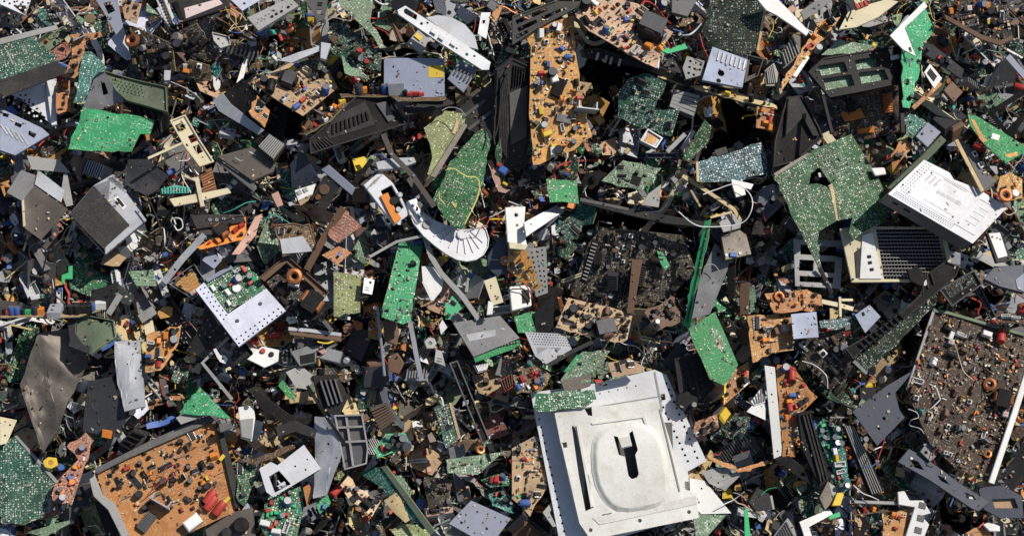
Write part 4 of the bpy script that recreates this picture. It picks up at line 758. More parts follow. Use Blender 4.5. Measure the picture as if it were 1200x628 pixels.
metal_can|mb 10 -.1 -.2 16|845,277 867,269 875,275 881,298 850,305|tan grey metal can;with a blue connector at its lower end|p=upper_flap:gr:2:4:842,262 855,249 869,257 867,268 847,273 & x=blue_connector:bl:8,5,6:-4:859,299 & b=screw:ma:1.7:3:851,299 867,297
plastic_connector|wh 11 -.2 -.3 6|857,210 883,216 880,222 872,220 874,228 863,231 859,219|white connector block;on the lower edge of the blue green board|
circuit_board|gp 9 .3 .1 4|826,260 833,257 808,387 800,380|tall narrow green board edge;right of the burnt cavity|p=dark_groove:dk:.2:1:828,266 830,266 806,378 804,377
plastic_fin|mg 8 -.05 -.1 4|838,285 856,302 852,318 832,368 811,373 820,327|curved grey blade;right of the tall narrow green edge|h=842,298,2.5 & dent=2
circuit_board|gb 11 -.2 -.25|807,386 824,374 838,365 865,427 848,451 832,444|bright green board with oval mark;right of centre|p=oval_mark:gl:.2:.4:832,385 838,384 846,394 850,408 846,413 838,402 834,394 & p=oval_center:bt:.6:.5:838,398 842,400 845,408 842,409
metal_rack|gr 4 -.1 -.1 6|930,280 988,282 985,338 932,335|grey grid rack;below the green board with torn hole|q=938,286 956,287 955,299 938,298/961,288 981,289 980,300 960,299/937,304 954,305 953,318 936,317/960,306 979,306 978,320 959,319/937,323 977,325 976,332 937,330
plastic_bar|md 6 .1 .1 8|960,313 975,345|slanting grey prop;under the tip of the torn hole board|bar=5
plastic_column|pk 7 .2 .1 14|851,308 862,309 861,350 853,350|black upright column;right of the curved grey blade|
plastic_column|bw 7 .1 .1 12|866,333 879,331 877,369 867,369|brown upright column;next to the black upright column|
circuit_board|gl 6 .2 0|878,336 884,334 886,366 879,366|pale green upright strip;next to the brown upright column|
drive_unit|mg 14 -.42 -.45 48|1040,228 1082,188 1112,203 1117,211 1145,222 1180,243 1139,286|white drive unit with stamped lid;largest white box on the right|DRIVE=1
air_grille|pe 8 -.1 -.15 8|984,268 1000,265 1108,266 1118,330 998,331|beige ventilation grille;black bars with a white control strip, below the drive unit|q=1027,268.5 1102,268 1114,327 1036,327 & GRILLE=1
printer_bracket|pk 11 .05 -.1 22|990,408 1030,385 1062,360 1078,345 1084,322 1108,306 1125,312 1120,324 1098,343 1060,374 1015,406 1000,421|black sloping arm with white button;under the beige grille|b=button:wh:4:4:1083,331 & rim=4,pd,rim & fin=rib:pk:9:8:1.5:1004,404 1054,364 1062,372 1012,412 & fin=cross_rib:pd:3:6:1.4:1080,326 1092,318 1098,330 1078,346 & p=hinge:pk:0:14:1062,318 1074,312 1086,326 1078,336 1066,330
circuit_board|dk 9 .2 -.05|1000,423 1088,352 1098,355 1064,390 1016,437|long dark board strip;white speckles, parallel to the black sloping arm|p=white_edge:gr:.2:3:999,424 1002,422 1017,436 1015,439
plastic_surround|pk 8 .05 .1 7|1100,339 1141,316 1151,333 1115,359|dark frame around a speckled board;right of the black sloping arm|p=board_inside:dk:.2:1:1105,338 1138,320 1143,330 1114,349 & rim=6,pg,rim & c=smd:4:1108,338 1136,323 1140,330 1114,345
metal_plate|mx 11 -.15 -.2 3|1002,369 1019,357 1032,371 1014,390|small blue grey metal square;on the black sloping arm|q=1009,367 1012,365 1014,369 1011,371 & dent=.5
plastic_casing|pn 9 0 -.25 16|1153,327 1165,312 1200,310 1200,343 1172,336|navy casing at the right edge;below the socket box|p=end_face:pl:0:2:1190,328 1200,320 1200,342 1192,338
socket_box|pd 9 -.15 -.25 12|1156,273 1172,271 1187,305 1168,308|white socket panel on black box;right of the drive unit|p=socket_plate:wh:.2:3:1158,274 1171,273 1180,300 1169,303 & x=socket:pk:7,4,1:-66:1165,281 1170,292 & b=screw:re:1.4:5:1162,278
circuit_board|bo 9 -.1 -.3|1168,222 1172,207 1185,202 1198,210 1198,232 1173,238|orange board with white cylinder;at the right edge beside the drive unit|b=white_cylinder:wh:4.5:14:1188,228 & c=orange:7 & k=coil:1.3:0:1177,230
plastic_bar|pg 9 .05 -.15 8|1122,160 1137,172 1167,213 1153,225 1133,182|grey bar with switch boxes;above the drive unit|x=switch:wh:7,5,6:-55:1142,181 1149,194 & x=slot:pk:4,3,7:-55:1142,181 1149,194 & p=tan_edge:bt:0:5:1118,166 1122,163 1153,224 1149,226
plastic_tube|gs 10 -.05 .05 14|1043,224 1084,185 1106,162|grey green rounded tube;along the drive unit's upper left edge|bar=9
circuit_board|bo 8 -.2 -.2|1044,182 1055,165 1070,159 1067,176 1054,190 1047,201|crumpled orange board;above the drive unit, left of the tube|c=dark:5 & dent=7
plastic_box|wh 8 -.2 -.2 9|1021,197 1037,196 1039,204 1026,206|tiny white box;between torn hole board and drive unit|
circuit_board|bt 9 0 -2.2|0,366 92,366 122,359 122,362 92,371 0,371|tan board seen edge on;shelf of standing parts at the left edge|k=filr:1:0:10,368 & k=capb:1.1:0:14,368 20,368 & k=filg:1.3:0:33,368 & k=capn:.9:0:42,368 & k=tuner:1.1:90:65,368 & k=filo:1.6:0:47,368 & k=fily:1.5:0:98,366 & k=capk:1.2:0:90,368 83,368 & k=filw:1.6:0:118,362 & k=capb:1.2:0:108,364 & k=caps:1.2:0:5,368 27,368 78,368 & k=rly:1.4:0:100,366
metal_shield|mb 8 -.1 -.1|46,392 80,384 84,400 101,416 103,427 80,470 70,500 52,530 48,525 26,462 22,450|large brown grey shield;pointed at the bottom, at the left|dn=5 & dent=13 & h=28,456,1.3 44,405,1.2
metal_dish|gs 10 .05 -.3|82,373 104,370 134,376 137,396 109,416 83,407|green grey curved dish;on top of the large brown shield|up=9 & dent=6 & p=rim_band:md:2:9:80,375 92,370 90,392 98,404 108,410 107,417 84,408
metal_plate|ms 9 .05 -.1|134,400 163,398 169,476 146,482 138,450|shiny silver folded plate;right of the large brown shield|dn=8 & dent=9 & h=158,408,1.3 150,427,1
metal_plate|md 8 .05 .05|104,446 130,441 148,490 140,513 98,505 100,463|dark grey plate with small holes;below the shiny folded plate|hr=108,455,116,498,4,1.2 122,452,140,490,4,1.2 & x=orange_block:or:11,9,10:-10:126,508 & dent=3
circuit_board|bo 8 -.1 -.2|172,392 213,380 206,408 188,434 170,436|orange scrap board with wires;right of the shiny folded plate|c=mix:18
circuit_board|bo 8 -.1 -.6|172,470 214,462 216,466 174,478|orange board edge under the silver plate;small parts along it|c=orange:8
plastic_sheet|pd 7 .1 .05 4|108,340 139,330 128,366 105,356|black slanted panel;behind the edge on shelf board|
metal_strip|gr 9 -.1 -.1 5|127,368 141,345|short grey strip;at the right end of the shelf board|bar=7
metal_plate|gl 8 -.15 -.3 2|150,318 180,316 184,335 160,335|pale green grey plate;below the silver drive|
plastic_clip|gp 9 -.1 -.2 7|72,331 72,322 80,319 80,312 85,311 85,327 76,327 76,334|green plastic clip;above the edge on shelf board|
perforated_chassis|mv 12 -.12 -.2|229,339 239,331 267,368 312,338 335,364 280,406|white perforated chassis corner;L shaped, with two screws|hr=235,339,262,374,8,1.1 240,337,265,369,7,1.1 277,397,326,362,10,1.2 280,402,330,366,10,1.2 & b=screw:md:2.2:2.5:305,356 278,376 & dn=9 & dent=.6
circuit_board|gm 8 -.1 -.2|238,331 265,314 292,312 312,338 267,367|green board inside white chassis;with a white round part|c=teal:12 & b=round_part:wh:5:8:277,338 & p=back_strip:pl:3:8:240,328 270,311 273,315 243,332
deflection_yoke|pk 10 -.1 -.1 14|352,363 374,352 382,362 380,370 360,378|copper wound yoke;black clamp right of the white chassis|k=trfc:1.3:25:366,354 & k=coil:1.5:0:345,324 & x=stem:pg:16,5,10:-50:384,382
metal_angle|bw 7 -.05 -.1 3|304,325 336,299 386,343 380,349 336,308 310,330|brown frame strip behind the yoke;bent like a roof|up=10
circuit_board|bk 5 0 -.1|312,330 336,310 372,343 352,364 330,360|black board with yoke parts;right of the white chassis|c=dark:14 & k=rlyw:1.2:30:345,333
plastic_sheet|pd 7 .1 .1 3|217,412 245,364 268,392 233,416|dark grey blade panel;under the white chassis corner|
metal_angle|gr 8 -.05 -.1 5|268,395 237,425 272,468|grey angled frame;below the white chassis corner|bar=4
plastic_clip|wh 10 -.1 -.1 5|250,409 253,408 258,416 264,416 267,421 264,426 258,424 254,418|small white cross clip;over the grey angled frame|h=261,420,1.5
plastic_scrap|gr 9 -.1 -.25 3|335,436 352,428 370,442 360,456 347,454|grey leaf shaped plate;above the green pointed shard|dent=2
circuit_board|gb 10 -.2 -.25|326,452 331,445 345,461 346,471 338,466|small green pointed shard;below the grey leaf shaped plate|h=332,452,.9 339,463,.9
metal_box|mg 9 -.1 -.2 20|340,412 360,405 371,413 370,425 351,429|open grey box;below the copper wound yoke|p=dark_mouth:pk:.2:.6:351,417 369,413 369,424 352,427
metal_bar|ms 9 -.1 -.4 4|338,385 362,387 400,392|pale metal strip over a brown one;below the copper wound yoke|bar=4 & p=brown_side:bw:-6:5:338,388 400,394 400,400 340,392
fabric_scrap|wh 8 -.1 -.25 8|290,421 307,406 327,411 326,424 310,431|white crumpled scrap with red part;left of the open grey box|b=red_part:re:3:10:308,412 & b=black_part:pk:3:9:318,416 & dent=8
circuit_board|gy 9 -.15 -.2|391,318 423,323 422,366 391,371|yellow green mottled board;left of the bright green long board|
plastic_tag|wh 11 -.2 -.2 3|427,325 439,328 436,345 425,343|small white plate with one hole;right of the mottled board|h=434,331,1.7 & x=slot:md:5,1,.6:-12:430,337 430,340
metal_rod|ma 10 .1 -.1 5|442,360 450,440|shiny upright rod pair;below the small white plate|bar=3 & x=second_rod:ma:78,2.5,5:-84:447,401 & b=knob:wh:2.4:6:440,361
plastic_box|bw 8 0 -.1 18|449,375 460,371 468,387 465,405 450,398|brown box below the bright long board;upper one of two brown boxes|
plastic_box|bw 9 0 -.1 18|454,418 465,413 473,425 467,438 455,435|lower brown box;right of the shiny rods|
plastic_shell|wh 9 -.15 -.15 4|494,312 507,312 520,330 517,341 507,353 496,336|white curved shell;right of the bright green long board|p=lower_fin:wh:2:3:494,330 500,334 509,352 505,353
circuit_board|gb 10 -.2 -.2|522,356 530,346 545,359 535,369 522,374|small bright green shard in the middle;left of the flat grey cable's end|c=smd:2
metal_bracket|pe 11 -.1 -.2 3|567,329 581,324 590,354 577,358|beige upright bracket;above the perforated tuner box|p=white_foot:wh:0:9:572,353 578,356 577,369 570,370
tuner_box|mg 11 -.02 -.12 14|531,378 586,370 609,396 555,418|perforated tuner box;square metal can in the middle|hr=536,381,584,374,17,1.05 538,384,586,377,17,1.05 541,387,588,380,16,1.05 549,405,603,393,17,1.05 552,409,606,396,17,1.05 554,413,606,400,16,1.05 & p=stain:ms:.1:.3:546,392 590,384 596,390 550,400 & p=board_edge:gb:-12:4:555,418 609,397 610,403 600,409 557,424 & dent=.5
reel|gr 10 -.1 -.2 10|497,400 502,395 509,396 512,402 508,408 500,408|grey ring shaped reel;below the bright green long board|h=504,402,2.3
plastic_tag|gr 10 -.1 -.2 3|511,409 524,414 522,429 509,424|grey tag plate with slots;right below the grey ring reel|x=slot:md:6,1,.6:-12:515,420 515,423 & h=519,412,1.2
metal_strip|ms 9 .1 -.1 3|480,376 494,446|silver upright strip;under the lower end of the bright long board|bar=5
plastic_ladder|pk 9 -.1 .05 8|526,425 536,422 574,515 565,520|black ladder strip;leaning below the tuner box|q=530,432 535,430 540,443 535,445/537,449 542,447 548,461 543,463/545,467 550,465 556,480 551,482/553,486 558,484 565,501 560,503 & rim=6,pg,rim
connector_strip|wh 9 -.2 -.2 5|555,428 573,425 570,434 560,437|white toothed connector;below the tuner box|fin=tooth:wh:8:8:1:556,429 572,426 570,433 560,436
plastic_scrap|re 9 0 -.2 12|585,446 600,437 603,452 590,460|red ribbed coil stack;right of the black ladder|fin=rib:bw:5:15:1:586,447 601,438 602,451 591,459
perforated_sheet|ms 9 -.1 -.2|615,389 662,391 670,409 642,428 627,417|silver perforated square;left of the cream board with black parts|hr=619,391,661,393,14,.8 621,394,663,396,14,.8 623,397,664,399,14,.8 625,400,666,402,14,.8 627,403,667,405,14,.8 & dent=1 & p=dull_patch:mg:.1:.3:628,407 658,407 646,422 630,416
plastic_bar|pd 11 0 -.15 7|639,430 668,413 695,400|grey slanting bar;across the silver perforated square|bar=5
circuit_board|gl 9 0 -.2|657,445 682,411 715,411 695,436 692,447 660,455|pale board with green patch;above the white disc tray|p=green_patch:gb:.2:.4:660,436 676,416 684,414 668,434 & p=brown_side:mb:-4:5:657,446 693,437 692,452 662,462
circuit_board|bb 9 -.1 -.2|600,436 628,419 646,440 634,458 606,462|brown board with red capacitors;left of the pale board with green patch|c=red:12
circuit_board|bt 10 -.1 -.3|712,425 737,419 756,431 752,436 718,442|tan board scrap behind disc tray;touching its upper edge|c=smd:3 & x=black_slug:pk:9,4,4:20:730,424
circuit_board|gm 13 -.05 -.2|626,462 697,457 699,467 685,478 628,482|speckled green strip board;on the white disc tray's upper left corner|
disc_tray|mw 8 -.06 -.12|622,460 699,449 767,433 781,439 828,540 806,552 812,604 690,640 657,640|white disc tray;big square case with an oval dish at the bottom|hr=781,449,817,536,13,1.6 774,470,806,540,11,1.6 628,472,661,622,17,1.5 703,461,745,452,5,1 & q=774,462 779,461 780,468 775,469/702,450 711,448 712,451 703,453 & dn=22 & dent=.6 & TRAY=1
plastic_plate|wh 9 -.1 -.1 4|808,560 826,563 857,601 822,602 810,590|white fin behind disc tray;right of its lower corner|b=screw:md:1:1:819,588
circuit_board|gl 10 -.1 -.2|812,601 846,597 853,601 829,628 815,627|pale green board below the white fin;touching the bottom edge|
circuit_board|bt 9 -.1 -.2|600,525 626,511 647,519 645,563 621,605 600,584|tan board left of the disc tray;strewn with dark and red parts|c=mix:22
metal_bracket|gr 10 -.1 -.2 4|636,600 646,588 662,577 663,581 650,591 644,600 652,616 648,617|bent silver wire bracket;by the disc tray's left side|
circuit_board|bo 10 -.2 -.25|876,370 927,368 930,410 905,413 882,425 878,396|square orange board with black chip;right of the board with oval mark|k=dipl:.9:2:902,387 & c=orange:20
circuit_board|bo 8 -.1 -.25|896,344 946,339 962,346 965,364 907,366|upper orange board with copper wire;above the square orange board|c=orange:12 & k=coil:1:0:912,348
metal_plate|mx 12 -.2 -.2|927,368 957,365 959,395 930,397|pale blue metal square;on the square orange board's right side|dent=2
circuit_board|bo 10 -.25 -.2|850,440 876,424 878,449 848,475|orange kite shaped board;below the board with oval mark|c=orange:9 & p=yellow_edge:ye:.2:.6:849,442 852,441 850,470 848,474
plastic_sheet|wh 10 -.1 -.1 6|896,428 908,430 917,533 907,537|tall white panel strip;left of the orange board with red blocks|
circuit_board|bo 9 -.1 -.1|911,427 926,428 958,465 938,485 930,510 932,535 917,535|tall orange board with red blocks;right of the tall white panel|c=red:22
circuit_board|bk 7 .05 .05|932,399 985,385 1000,420 985,470 946,430|black board with scattered parts;right of the square orange board|c=dark:24 & k=trim:2:0:963,413 & k=conl:.6:0:941,406
circuit_board|gn 10 -.1 -.4|960,376 997,371 1000,378 985,386 962,384|bluish board edge;above the black board with scattered parts|
plastic_bar|pe 9 -.1 -.2 5|963,353 982,357 1000,362|beige cage bar;above the bluish board edge|bar=5 & x=upright:pe:24,3,5:-88:984,360 & x=cross_piece:pe:14,3,6:0:992,352
heat_sink|ms 9 -.1 -.2 4|880,470 897,448 897,471 884,475|striped metal fin plate;left of the tall white panel|fin=fin:pg:5:3:1.3:881,469 896,451 896,470 884,474
circuit_board|bh 9 -.02 -.12|1093,362 1112,366 1200,393 1200,440 1160,566 1120,548 1090,520 1062,456|huge brown black circuit board;covered with small parts, at the right edge|c=tv:96 & p=top_rim:gs:.2:9:1092,361 1110,365 1200,391 1200,395 1110,369 1093,366 & p=left_rim:mg:.2:7:1092,363 1096,364 1067,447 1061,456 & p=brown_margin:bb:.2:1:1188,460 1194,462 1162,556 1157,554
plastic_tube|wh 12 -.1 -.1 8|1204,438 1190,482 1162,566|long white tube;along the right side of the huge circuit board|bar=7
circuit_board|bb 9 0 -.5|1168,364 1201,369 1201,379 1167,378|narrow board with white sockets;at the right edge above the huge board|k=conw:1:0:1178,372 1190,374 & c=smd:3
circuit_board|gd 9 -.1 -.15|0,521 18,511 66,563 50,606 26,615 0,612|dark green board with white outlines;in the lower left corner|p=pale_edge:gr:.3:3:17,511 20,510 68,563 65,566
circuit_board|br 11 -.15 -.2|78,523 100,506 110,516 100,543 84,592 61,585 67,563 92,538|pinkish brown twisted board strip;right of the corner board|b=pot:or:3.5:10:72,576 84,565 & b=cap:bl:3:9:82,560 & c=red:6
circuit_board|bo 10 -.1 -.2|113,552 150,534 245,493 253,497 265,540 279,588 274,600 205,632 142,632 121,580|large orange board in grey frame;lower left, densely fitted|c=orange:82:118,553 244,496 262,540 262,575 235,598 200,600 150,600 130,580 & k=hsu:1.3:-60:188,592 & k=hsl:.5:30:172,612 & k=lcapr:1.5:30:247,590 257,596 246,583 & k=fily:1.2:30:260,537 266,586 & k=rlyw:1.9:15:226,613 & k=dipl:.9:-70:160,565 & p=top_rail:pg:2:14:111,550 180,515 252,484 258,490 246,496 150,538 114,556 & p=right_rail:pd:2:12:252,494 258,492 284,588 276,597 & p=left_rail:gr:4:12:105,562 112,558 121,580 136,592 152,628 143,630 127,598 110,582
plastic_casing|mb 11 -.1 -.15 24|240,620 275,599 296,594 300,630 244,636|open brown grey motor casing;at the bottom edge by the orange board|b=motor:pk:9:30:283,615 & b=motor:pd:6:26:266,624
metal_plate|pe 9 -.15 -.2 3|0,488 20,492 8,519 0,521|cream plate at the left edge;above the corner board|
coil|ye 9 -.1 -.2 9|50,540 56,535 66,536 68,545 60,549 52,547|yellow ring coil;left of the twisted board strip|h=59,542,3 & b=blue_part:bl:4:12:72,548
plastic_block|pd 9 -.05 -.15 16|136,534 140,518 158,501 175,506 162,527|dark grey ribbed block;above the large orange board|fin=rib:pk:4:20:2:140,522 158,504 172,508 152,530
circuit_board|gl 8 -.1 -.3|32,624 82,609 82,613 52,630|thin pale green strip;at the bottom under the corner board|
perforated_sheet|mw 8 -.1 -.2|0,618 8,620 22,632 0,636|white perforated corner;in the lower left corner of the heap|hr=2,622,16,629,4,1.1
circuit_board|br 8 -.1 -.3|44,606 68,596 74,600 54,608|thin red brown splinter;under the corner board|
plastic_casing|pk 9 .2 .1 12|110,588 134,588 152,630 126,632|black slanting casing;under the grey frame of the orange board|
circuit_board|gm 9 -.1 -.2|275,540 300,546 297,566 287,594 279,587|green strip board beside orange board;right of its dark rail|c=smd:3
metal_bracket|mw 12 .02 -.1|304,549 317,541 325,545 356,521 376,549 320,582 312,576|white bracket plate with opening;lower left of centre|q=315,558 327,551 341,567 322,577 & h=346,546,1.2 358,550,1.2 360,538,1 & dn=7 & dent=1.5
plastic_connector|wh 10 -.1 -.1 18|279,477 297,474 299,489 295,517 282,513|white upright connector block;right of the green corner board|b=cap:pg:2.6:4:289,477 & p=side:gr:0:8:281,492 297,490 295,515 283,512
circuit_board|bb 9 .05 -.3|272,526 295,538 345,521 346,525 320,537 300,545 285,540|brown curved board bowl;above the white bracket plate|c=mix:8
metal_plate|ms 10 .05 -.1|369,488 395,490 401,531 383,580 368,584 368,518|grey bent metal sheet;right of the white bracket plate|dn=6 & dent=11 & h=384,502,1.4 385,520,1.5
circuit_board|gm 10 -.1 -.2|302,611 317,578 352,570 356,593 348,630 312,630|green board with silver parts;below the white bracket plate|c=teal:18
plastic_scrap|bo 10 -.1 -.2 2|355,571 362,567 368,576 360,594|orange brown leaf;right of the board with silver parts|
circuit_board|gb 9 -.1 -.3|370,590 384,579 388,589 375,602|small green board with blue corner;left of the pinkish cream boards|k=filb:1:40:379,594
plastic_crate|pg 9 0 -.1 4|392,486 425,485 432,525 430,543 404,550|grey clear divided crate;right of the grey bent sheet|rim=16,gr,rim & x=divider:gr:32,2.5,14:3:411,500 414,517 & x=divider:gr:56,2.5,14:-82:410,517
circuit_board|gb 10 -.1 -.25|439,526 452,508 475,507 485,526 466,528 442,537|green board with tan half;right of the divided crate|c=caps:10 & p=tan_half:bt:.2:.6:466,514 485,522 484,527 464,529
heat_sink|mb 10 0 -.1 6|433,477 453,471 464,491 445,505|brown ridged heat sink;above the green board with tan half|fin=fin:bw:7:9:1.4:435,480 446,503 463,490 452,473
circuit_board|gd 10 -.1 -.15|508,478 527,472 538,514 523,525|dark green leaning card;left of the black ladder strip|c=smd:5 & p=tan_edge:bt:0:3:526,472 529,472 540,513 537,515
circuit_board|gl 11 -.1 -.3|522,538 590,529 560,556 525,554|pale green wedge board;below the black ladder strip|c=smd:5
circuit_board|bk 10 -.1 -.1|497,558 528,561 531,599 501,604|soot black square board;orange lower edge, below the pale wedge board|c=dark:9 & p=orange_edge:pi:.2:.8:499,598 531,594 531,600 500,605
circuit_board|gt 9 .35 -.1|420,553 446,547 470,580 500,615 495,620 468,596 448,572|dark teal board behind a thin edge;left of the soot black board|p=thin_edge:gs:.2:5:447,547 454,545 511,622 505,627
foil_scrap|bt 11 -.1 -.2 4|450,586 464,577 477,592 485,606 475,612 462,600|crumpled gold brown scrap;on the dark teal board|dent=9
metal_plate|pl 11 -.1 -.15 4|526,613 552,586 599,607 580,632 560,632|blue grey metal plate with dots;at the bottom edge|b=dot:pk:.9:1:540,602 566,612 570,618 556,624 580,606 587,611 & b=screw:ma:1.6:2:538,605 556,592
circuit_board|pc 10 -.1 -.2|399,568 408,557 422,573 447,586 436,605 411,588|pinkish cream board with black lumps;below the divided crate|c=dark:14
circuit_board|gl 9 .1 -.3|464,558 470,556 485,578 476,582|pale green striped slat;left of the soot black board|
circuit_board|gy 9 -.1 -.3|458,621 470,613 500,616 506,632 470,634|olive strip at the bottom edge;left of the blue grey dotted plate|
circuit_board|gt 9 -.1 -.2|573,578 586,575 600,583 602,601 577,592|teal board with tan contacts;above the blue grey dotted plate|c=caps:5
circuit_board|gm 9 -.1 -.3|563,562 580,556 602,560 596,569 575,571|green board with round parts;right of the pale wedge board|c=caps:5
plastic_strip|re 9 .1 -.1 5|598,538 604,548 598,560|red plastic strip;right of the pale wedge board|bar=4
circuit_board|br 8 0 -.1|812,513 815,494 840,485 843,503 825,510|dark red brown board;right of the disc tray's perforated side|c=dark:6
circuit_board|gd 10 -.05 -.15|838,508 860,486 880,488 870,513 857,514|dark green tilted board;next to the dark red brown board|c=dark:7
plastic_sheet|wh 10 -.1 -.2 3|875,482 885,471 897,470 897,492|white plastic flap;left of the tall white panel's middle|
circuit_board|bo 9 -.05 -.3|829,536 857,543 864,549 905,539 906,543 866,553 850,547|thin orange board blade;below the dark red brown board|
printer_bracket|pk 12 -.15 .05 16|935,484 948,481 955,500 973,560 961,571 940,526|black angular printer arm;right of the tall orange board|fin=rib:pd:3:9:1.3:938,486 950,484 970,560 960,566 & p=top_ridge:pd:0:5:940,488 946,486 966,556 960,560
plastic_surround|pk 11 0 0 8|907,538 925,534 953,556 951,569 930,556|black bracket under tall orange board;left of the angular printer arm|h=941,556,2.5
circuit_board|gt 10 -.1 -.1|955,501 965,490 985,500 997,571 985,577 972,541|turquoise board of coloured parts;right of the angular printer arm|c=teal:26
heat_sink|pk 9 -.1 .05 6|986,496 1001,497 1036,575 1018,581|black heat sink with pale fins;right of the turquoise board|fin=fin:gr:5:10:1.1:988,498 1000,499 1033,574 1020,578
metal_bracket|pn 13 -.1 -.1 4|999,482 1039,452 1070,434 1061,446 1049,460 1054,480 1060,489 1028,522|dark blue plate with hooked arm;left of the huge circuit board|h=1025,468,1.5 1042,461,1.5 1036,490,2 1030,502,1.6 & b=screw:gr:2:3:1041,482
plastic_bracket|pn 12 -.1 -.15 10|1052,541 1065,525 1092,541 1125,566 1160,588 1147,599 1139,596 1090,563|long navy bracket rail;below the huge circuit board|q=1066,537 1076,541 1082,550 1072,547/1099,557 1106,560 1112,567 1103,563/1131,577 1140,580 1143,585 1133,583 & b=screw:ma:1.6:3:1068,537
plastic_bracket|pn 11 -.1 -.2 7|1146,571 1175,568 1198,581 1200,607 1172,607 1153,597|navy bracket plate with window;in the lower right|q=1163,585 1189,584 1193,595 1166,595 & p=window_bed:bt:-16:2:1161,583 1191,582 1195,597 1164,597
tuner_module|mg 11 -.1 -.15 8|1078,529 1088,515 1100,526 1098,534 1090,541|grey tuner module with red wires;on the huge board's lower corner|h=1085,530,1.8 & k=wrr:.9:40:1096,533
socket_block|wh 11 -.1 -.2 10|1052,576 1060,575 1066,586 1082,586 1091,601 1080,604 1089,614 1082,632 1060,632 1072,594 1053,591|beige jagged connector frame;at the bottom edge on the right|x=cell:pg:8,7,2:-15:1081,592 1079,607 1076,621
circuit_board|bo 10 -.1 -.3|1034,606 1068,593 1058,632 1034,632|orange board by jagged frame;at the bottom edge|c=red:5 & p=grey_bar:gr:2:6:1000,586 1054,588 1054,592 1000,590
circuit_board|bb 8 0 -.9|998,598 1055,591 1055,596 1000,604|board edge with blue and red parts;under the grey bar at the bottom|c=red:12
plastic_bracket|wh 11 -.1 -.2 6|937,611 972,596 976,602 948,617 953,632 944,632|white angular bracket;at the bottom edge below the printer arm|
plastic_box|mb 10 -.15 -.15 16|960,583 970,563 984,572 980,583 967,598|grey brown boxy post;below the angular printer arm|p=pale_face:gr:.2:.6:971,565 983,572 976,583
sponge_block|ye 11 -.1 -.15 14|975,592 981,577 990,576 985,592|yellow block with green base;right of the grey brown post|p=green_base:gp:-3:5:971,604 984,599 985,605 972,609
relay_box|pd 10 -.15 -.15 24|877,588 887,571 902,578 906,597 886,599|black relay box;below the thin orange blade|p=metal_side:gr:-4:3:896,582 905,580 908,596 900,598
heat_sink|gr 10 -.1 -.1 8|906,628 923,606 934,622 934,634 908,634|grey ribbed cone;at the bottom edge|fin=fin:pg:6:7:1.3:910,626 922,610 932,630 914,634
plastic_scrap|gp 10 -.1 -.1 3|872,592 876,595 880,632 873,632|green plastic splinter;upright at the bottom edge|
plastic_sheet|pd 7 .1 .1 6|1172,560 1202,515 1202,560 1186,576|dark panel in the lower right;right of the long white tube|
circuit_board|bo 9 -.1 -.3|1126,628 1142,618 1160,622 1166,634 1128,636|orange scrap at the bottom edge;below the navy bracket rail|c=orange:4
reel|wh 10 -.1 -.3 8|1152,614 1160,611 1172,616 1172,622 1160,622|white spool end;at the bottom edge under the navy bracket plate|
circuit_board|gb 9 -.1 -.2|210,483 234,453 270,490 241,486|bright green triangular corner board;above the large orange board|
metal_plate|gr 9 -.1 -.3 3|206,489 232,478 243,486 212,497|grey plate lying under the triangular corner board;seen as a bright edge|
plastic_block|pg 10 -.1 -.1 12|256,497 270,493 273,501 258,507|small grey block;right of the orange board's frame corner|
circuit_board|gm 8 .1 -.3|800,186 826,140 834,148 830,166 806,190|dark leaning green flap;left of the blue green board|
metal_bar|gr 9 -.1 -.2 4|782,178 803,157|pale slotted bar;left of the leaning green flap|bar=5
heat_sink|pg 5 0 0 8|782,128 790,104 822,112 812,140|grey barrel row in the dark gap;below the cream board edge|fin=barrel:gr:5:14:4:784,126 790,106 820,113 812,138
plastic_bar|pk 12 -.1 .05 5|360,452 385,492 404,520|thin black bent bar;left of the divided crate|bar=4
plastic_housing|pk 9 -.1 -.1 14|366,440 396,438 408,466 398,488 376,480|black ribbed housing;above the grey bent sheet|fin=rib:pg:4:20:2:372,446 394,444 402,470 382,476
plastic_hook|pk 10 -.1 0 8|300,455 318,470 340,486 362,490 360,497 332,496 306,480 296,462|black curved fork;left of the black ribbed housing|
plastic_hook|pd 9 -.05 0 8|322,500 345,492 372,504 368,514 346,506 326,512|dark grey curved fork;above the brown curved bowl|
plastic_sheet|pd 7 0 .1 5|790,420 822,412 838,452 820,474 796,460|charcoal rounded cover;left of the orange kite shaped board|rim=5,pd,rim & fin=rib:pk:4:8:1.6:796,424 822,416 832,452 806,462
plastic_cylinder|pk 9 -.1 -.1 20|794,462 806,458 818,466 816,480 802,482 793,474|black round motor end;at the disc tray's upper right|b=end_cap:gr:3:22:812,474
plastic_sheet|gr 8 -.1 -.1 2|822,553 850,545 868,556 850,575 830,566|crumpled clear plastic;right of the white fin|dent=10
'''
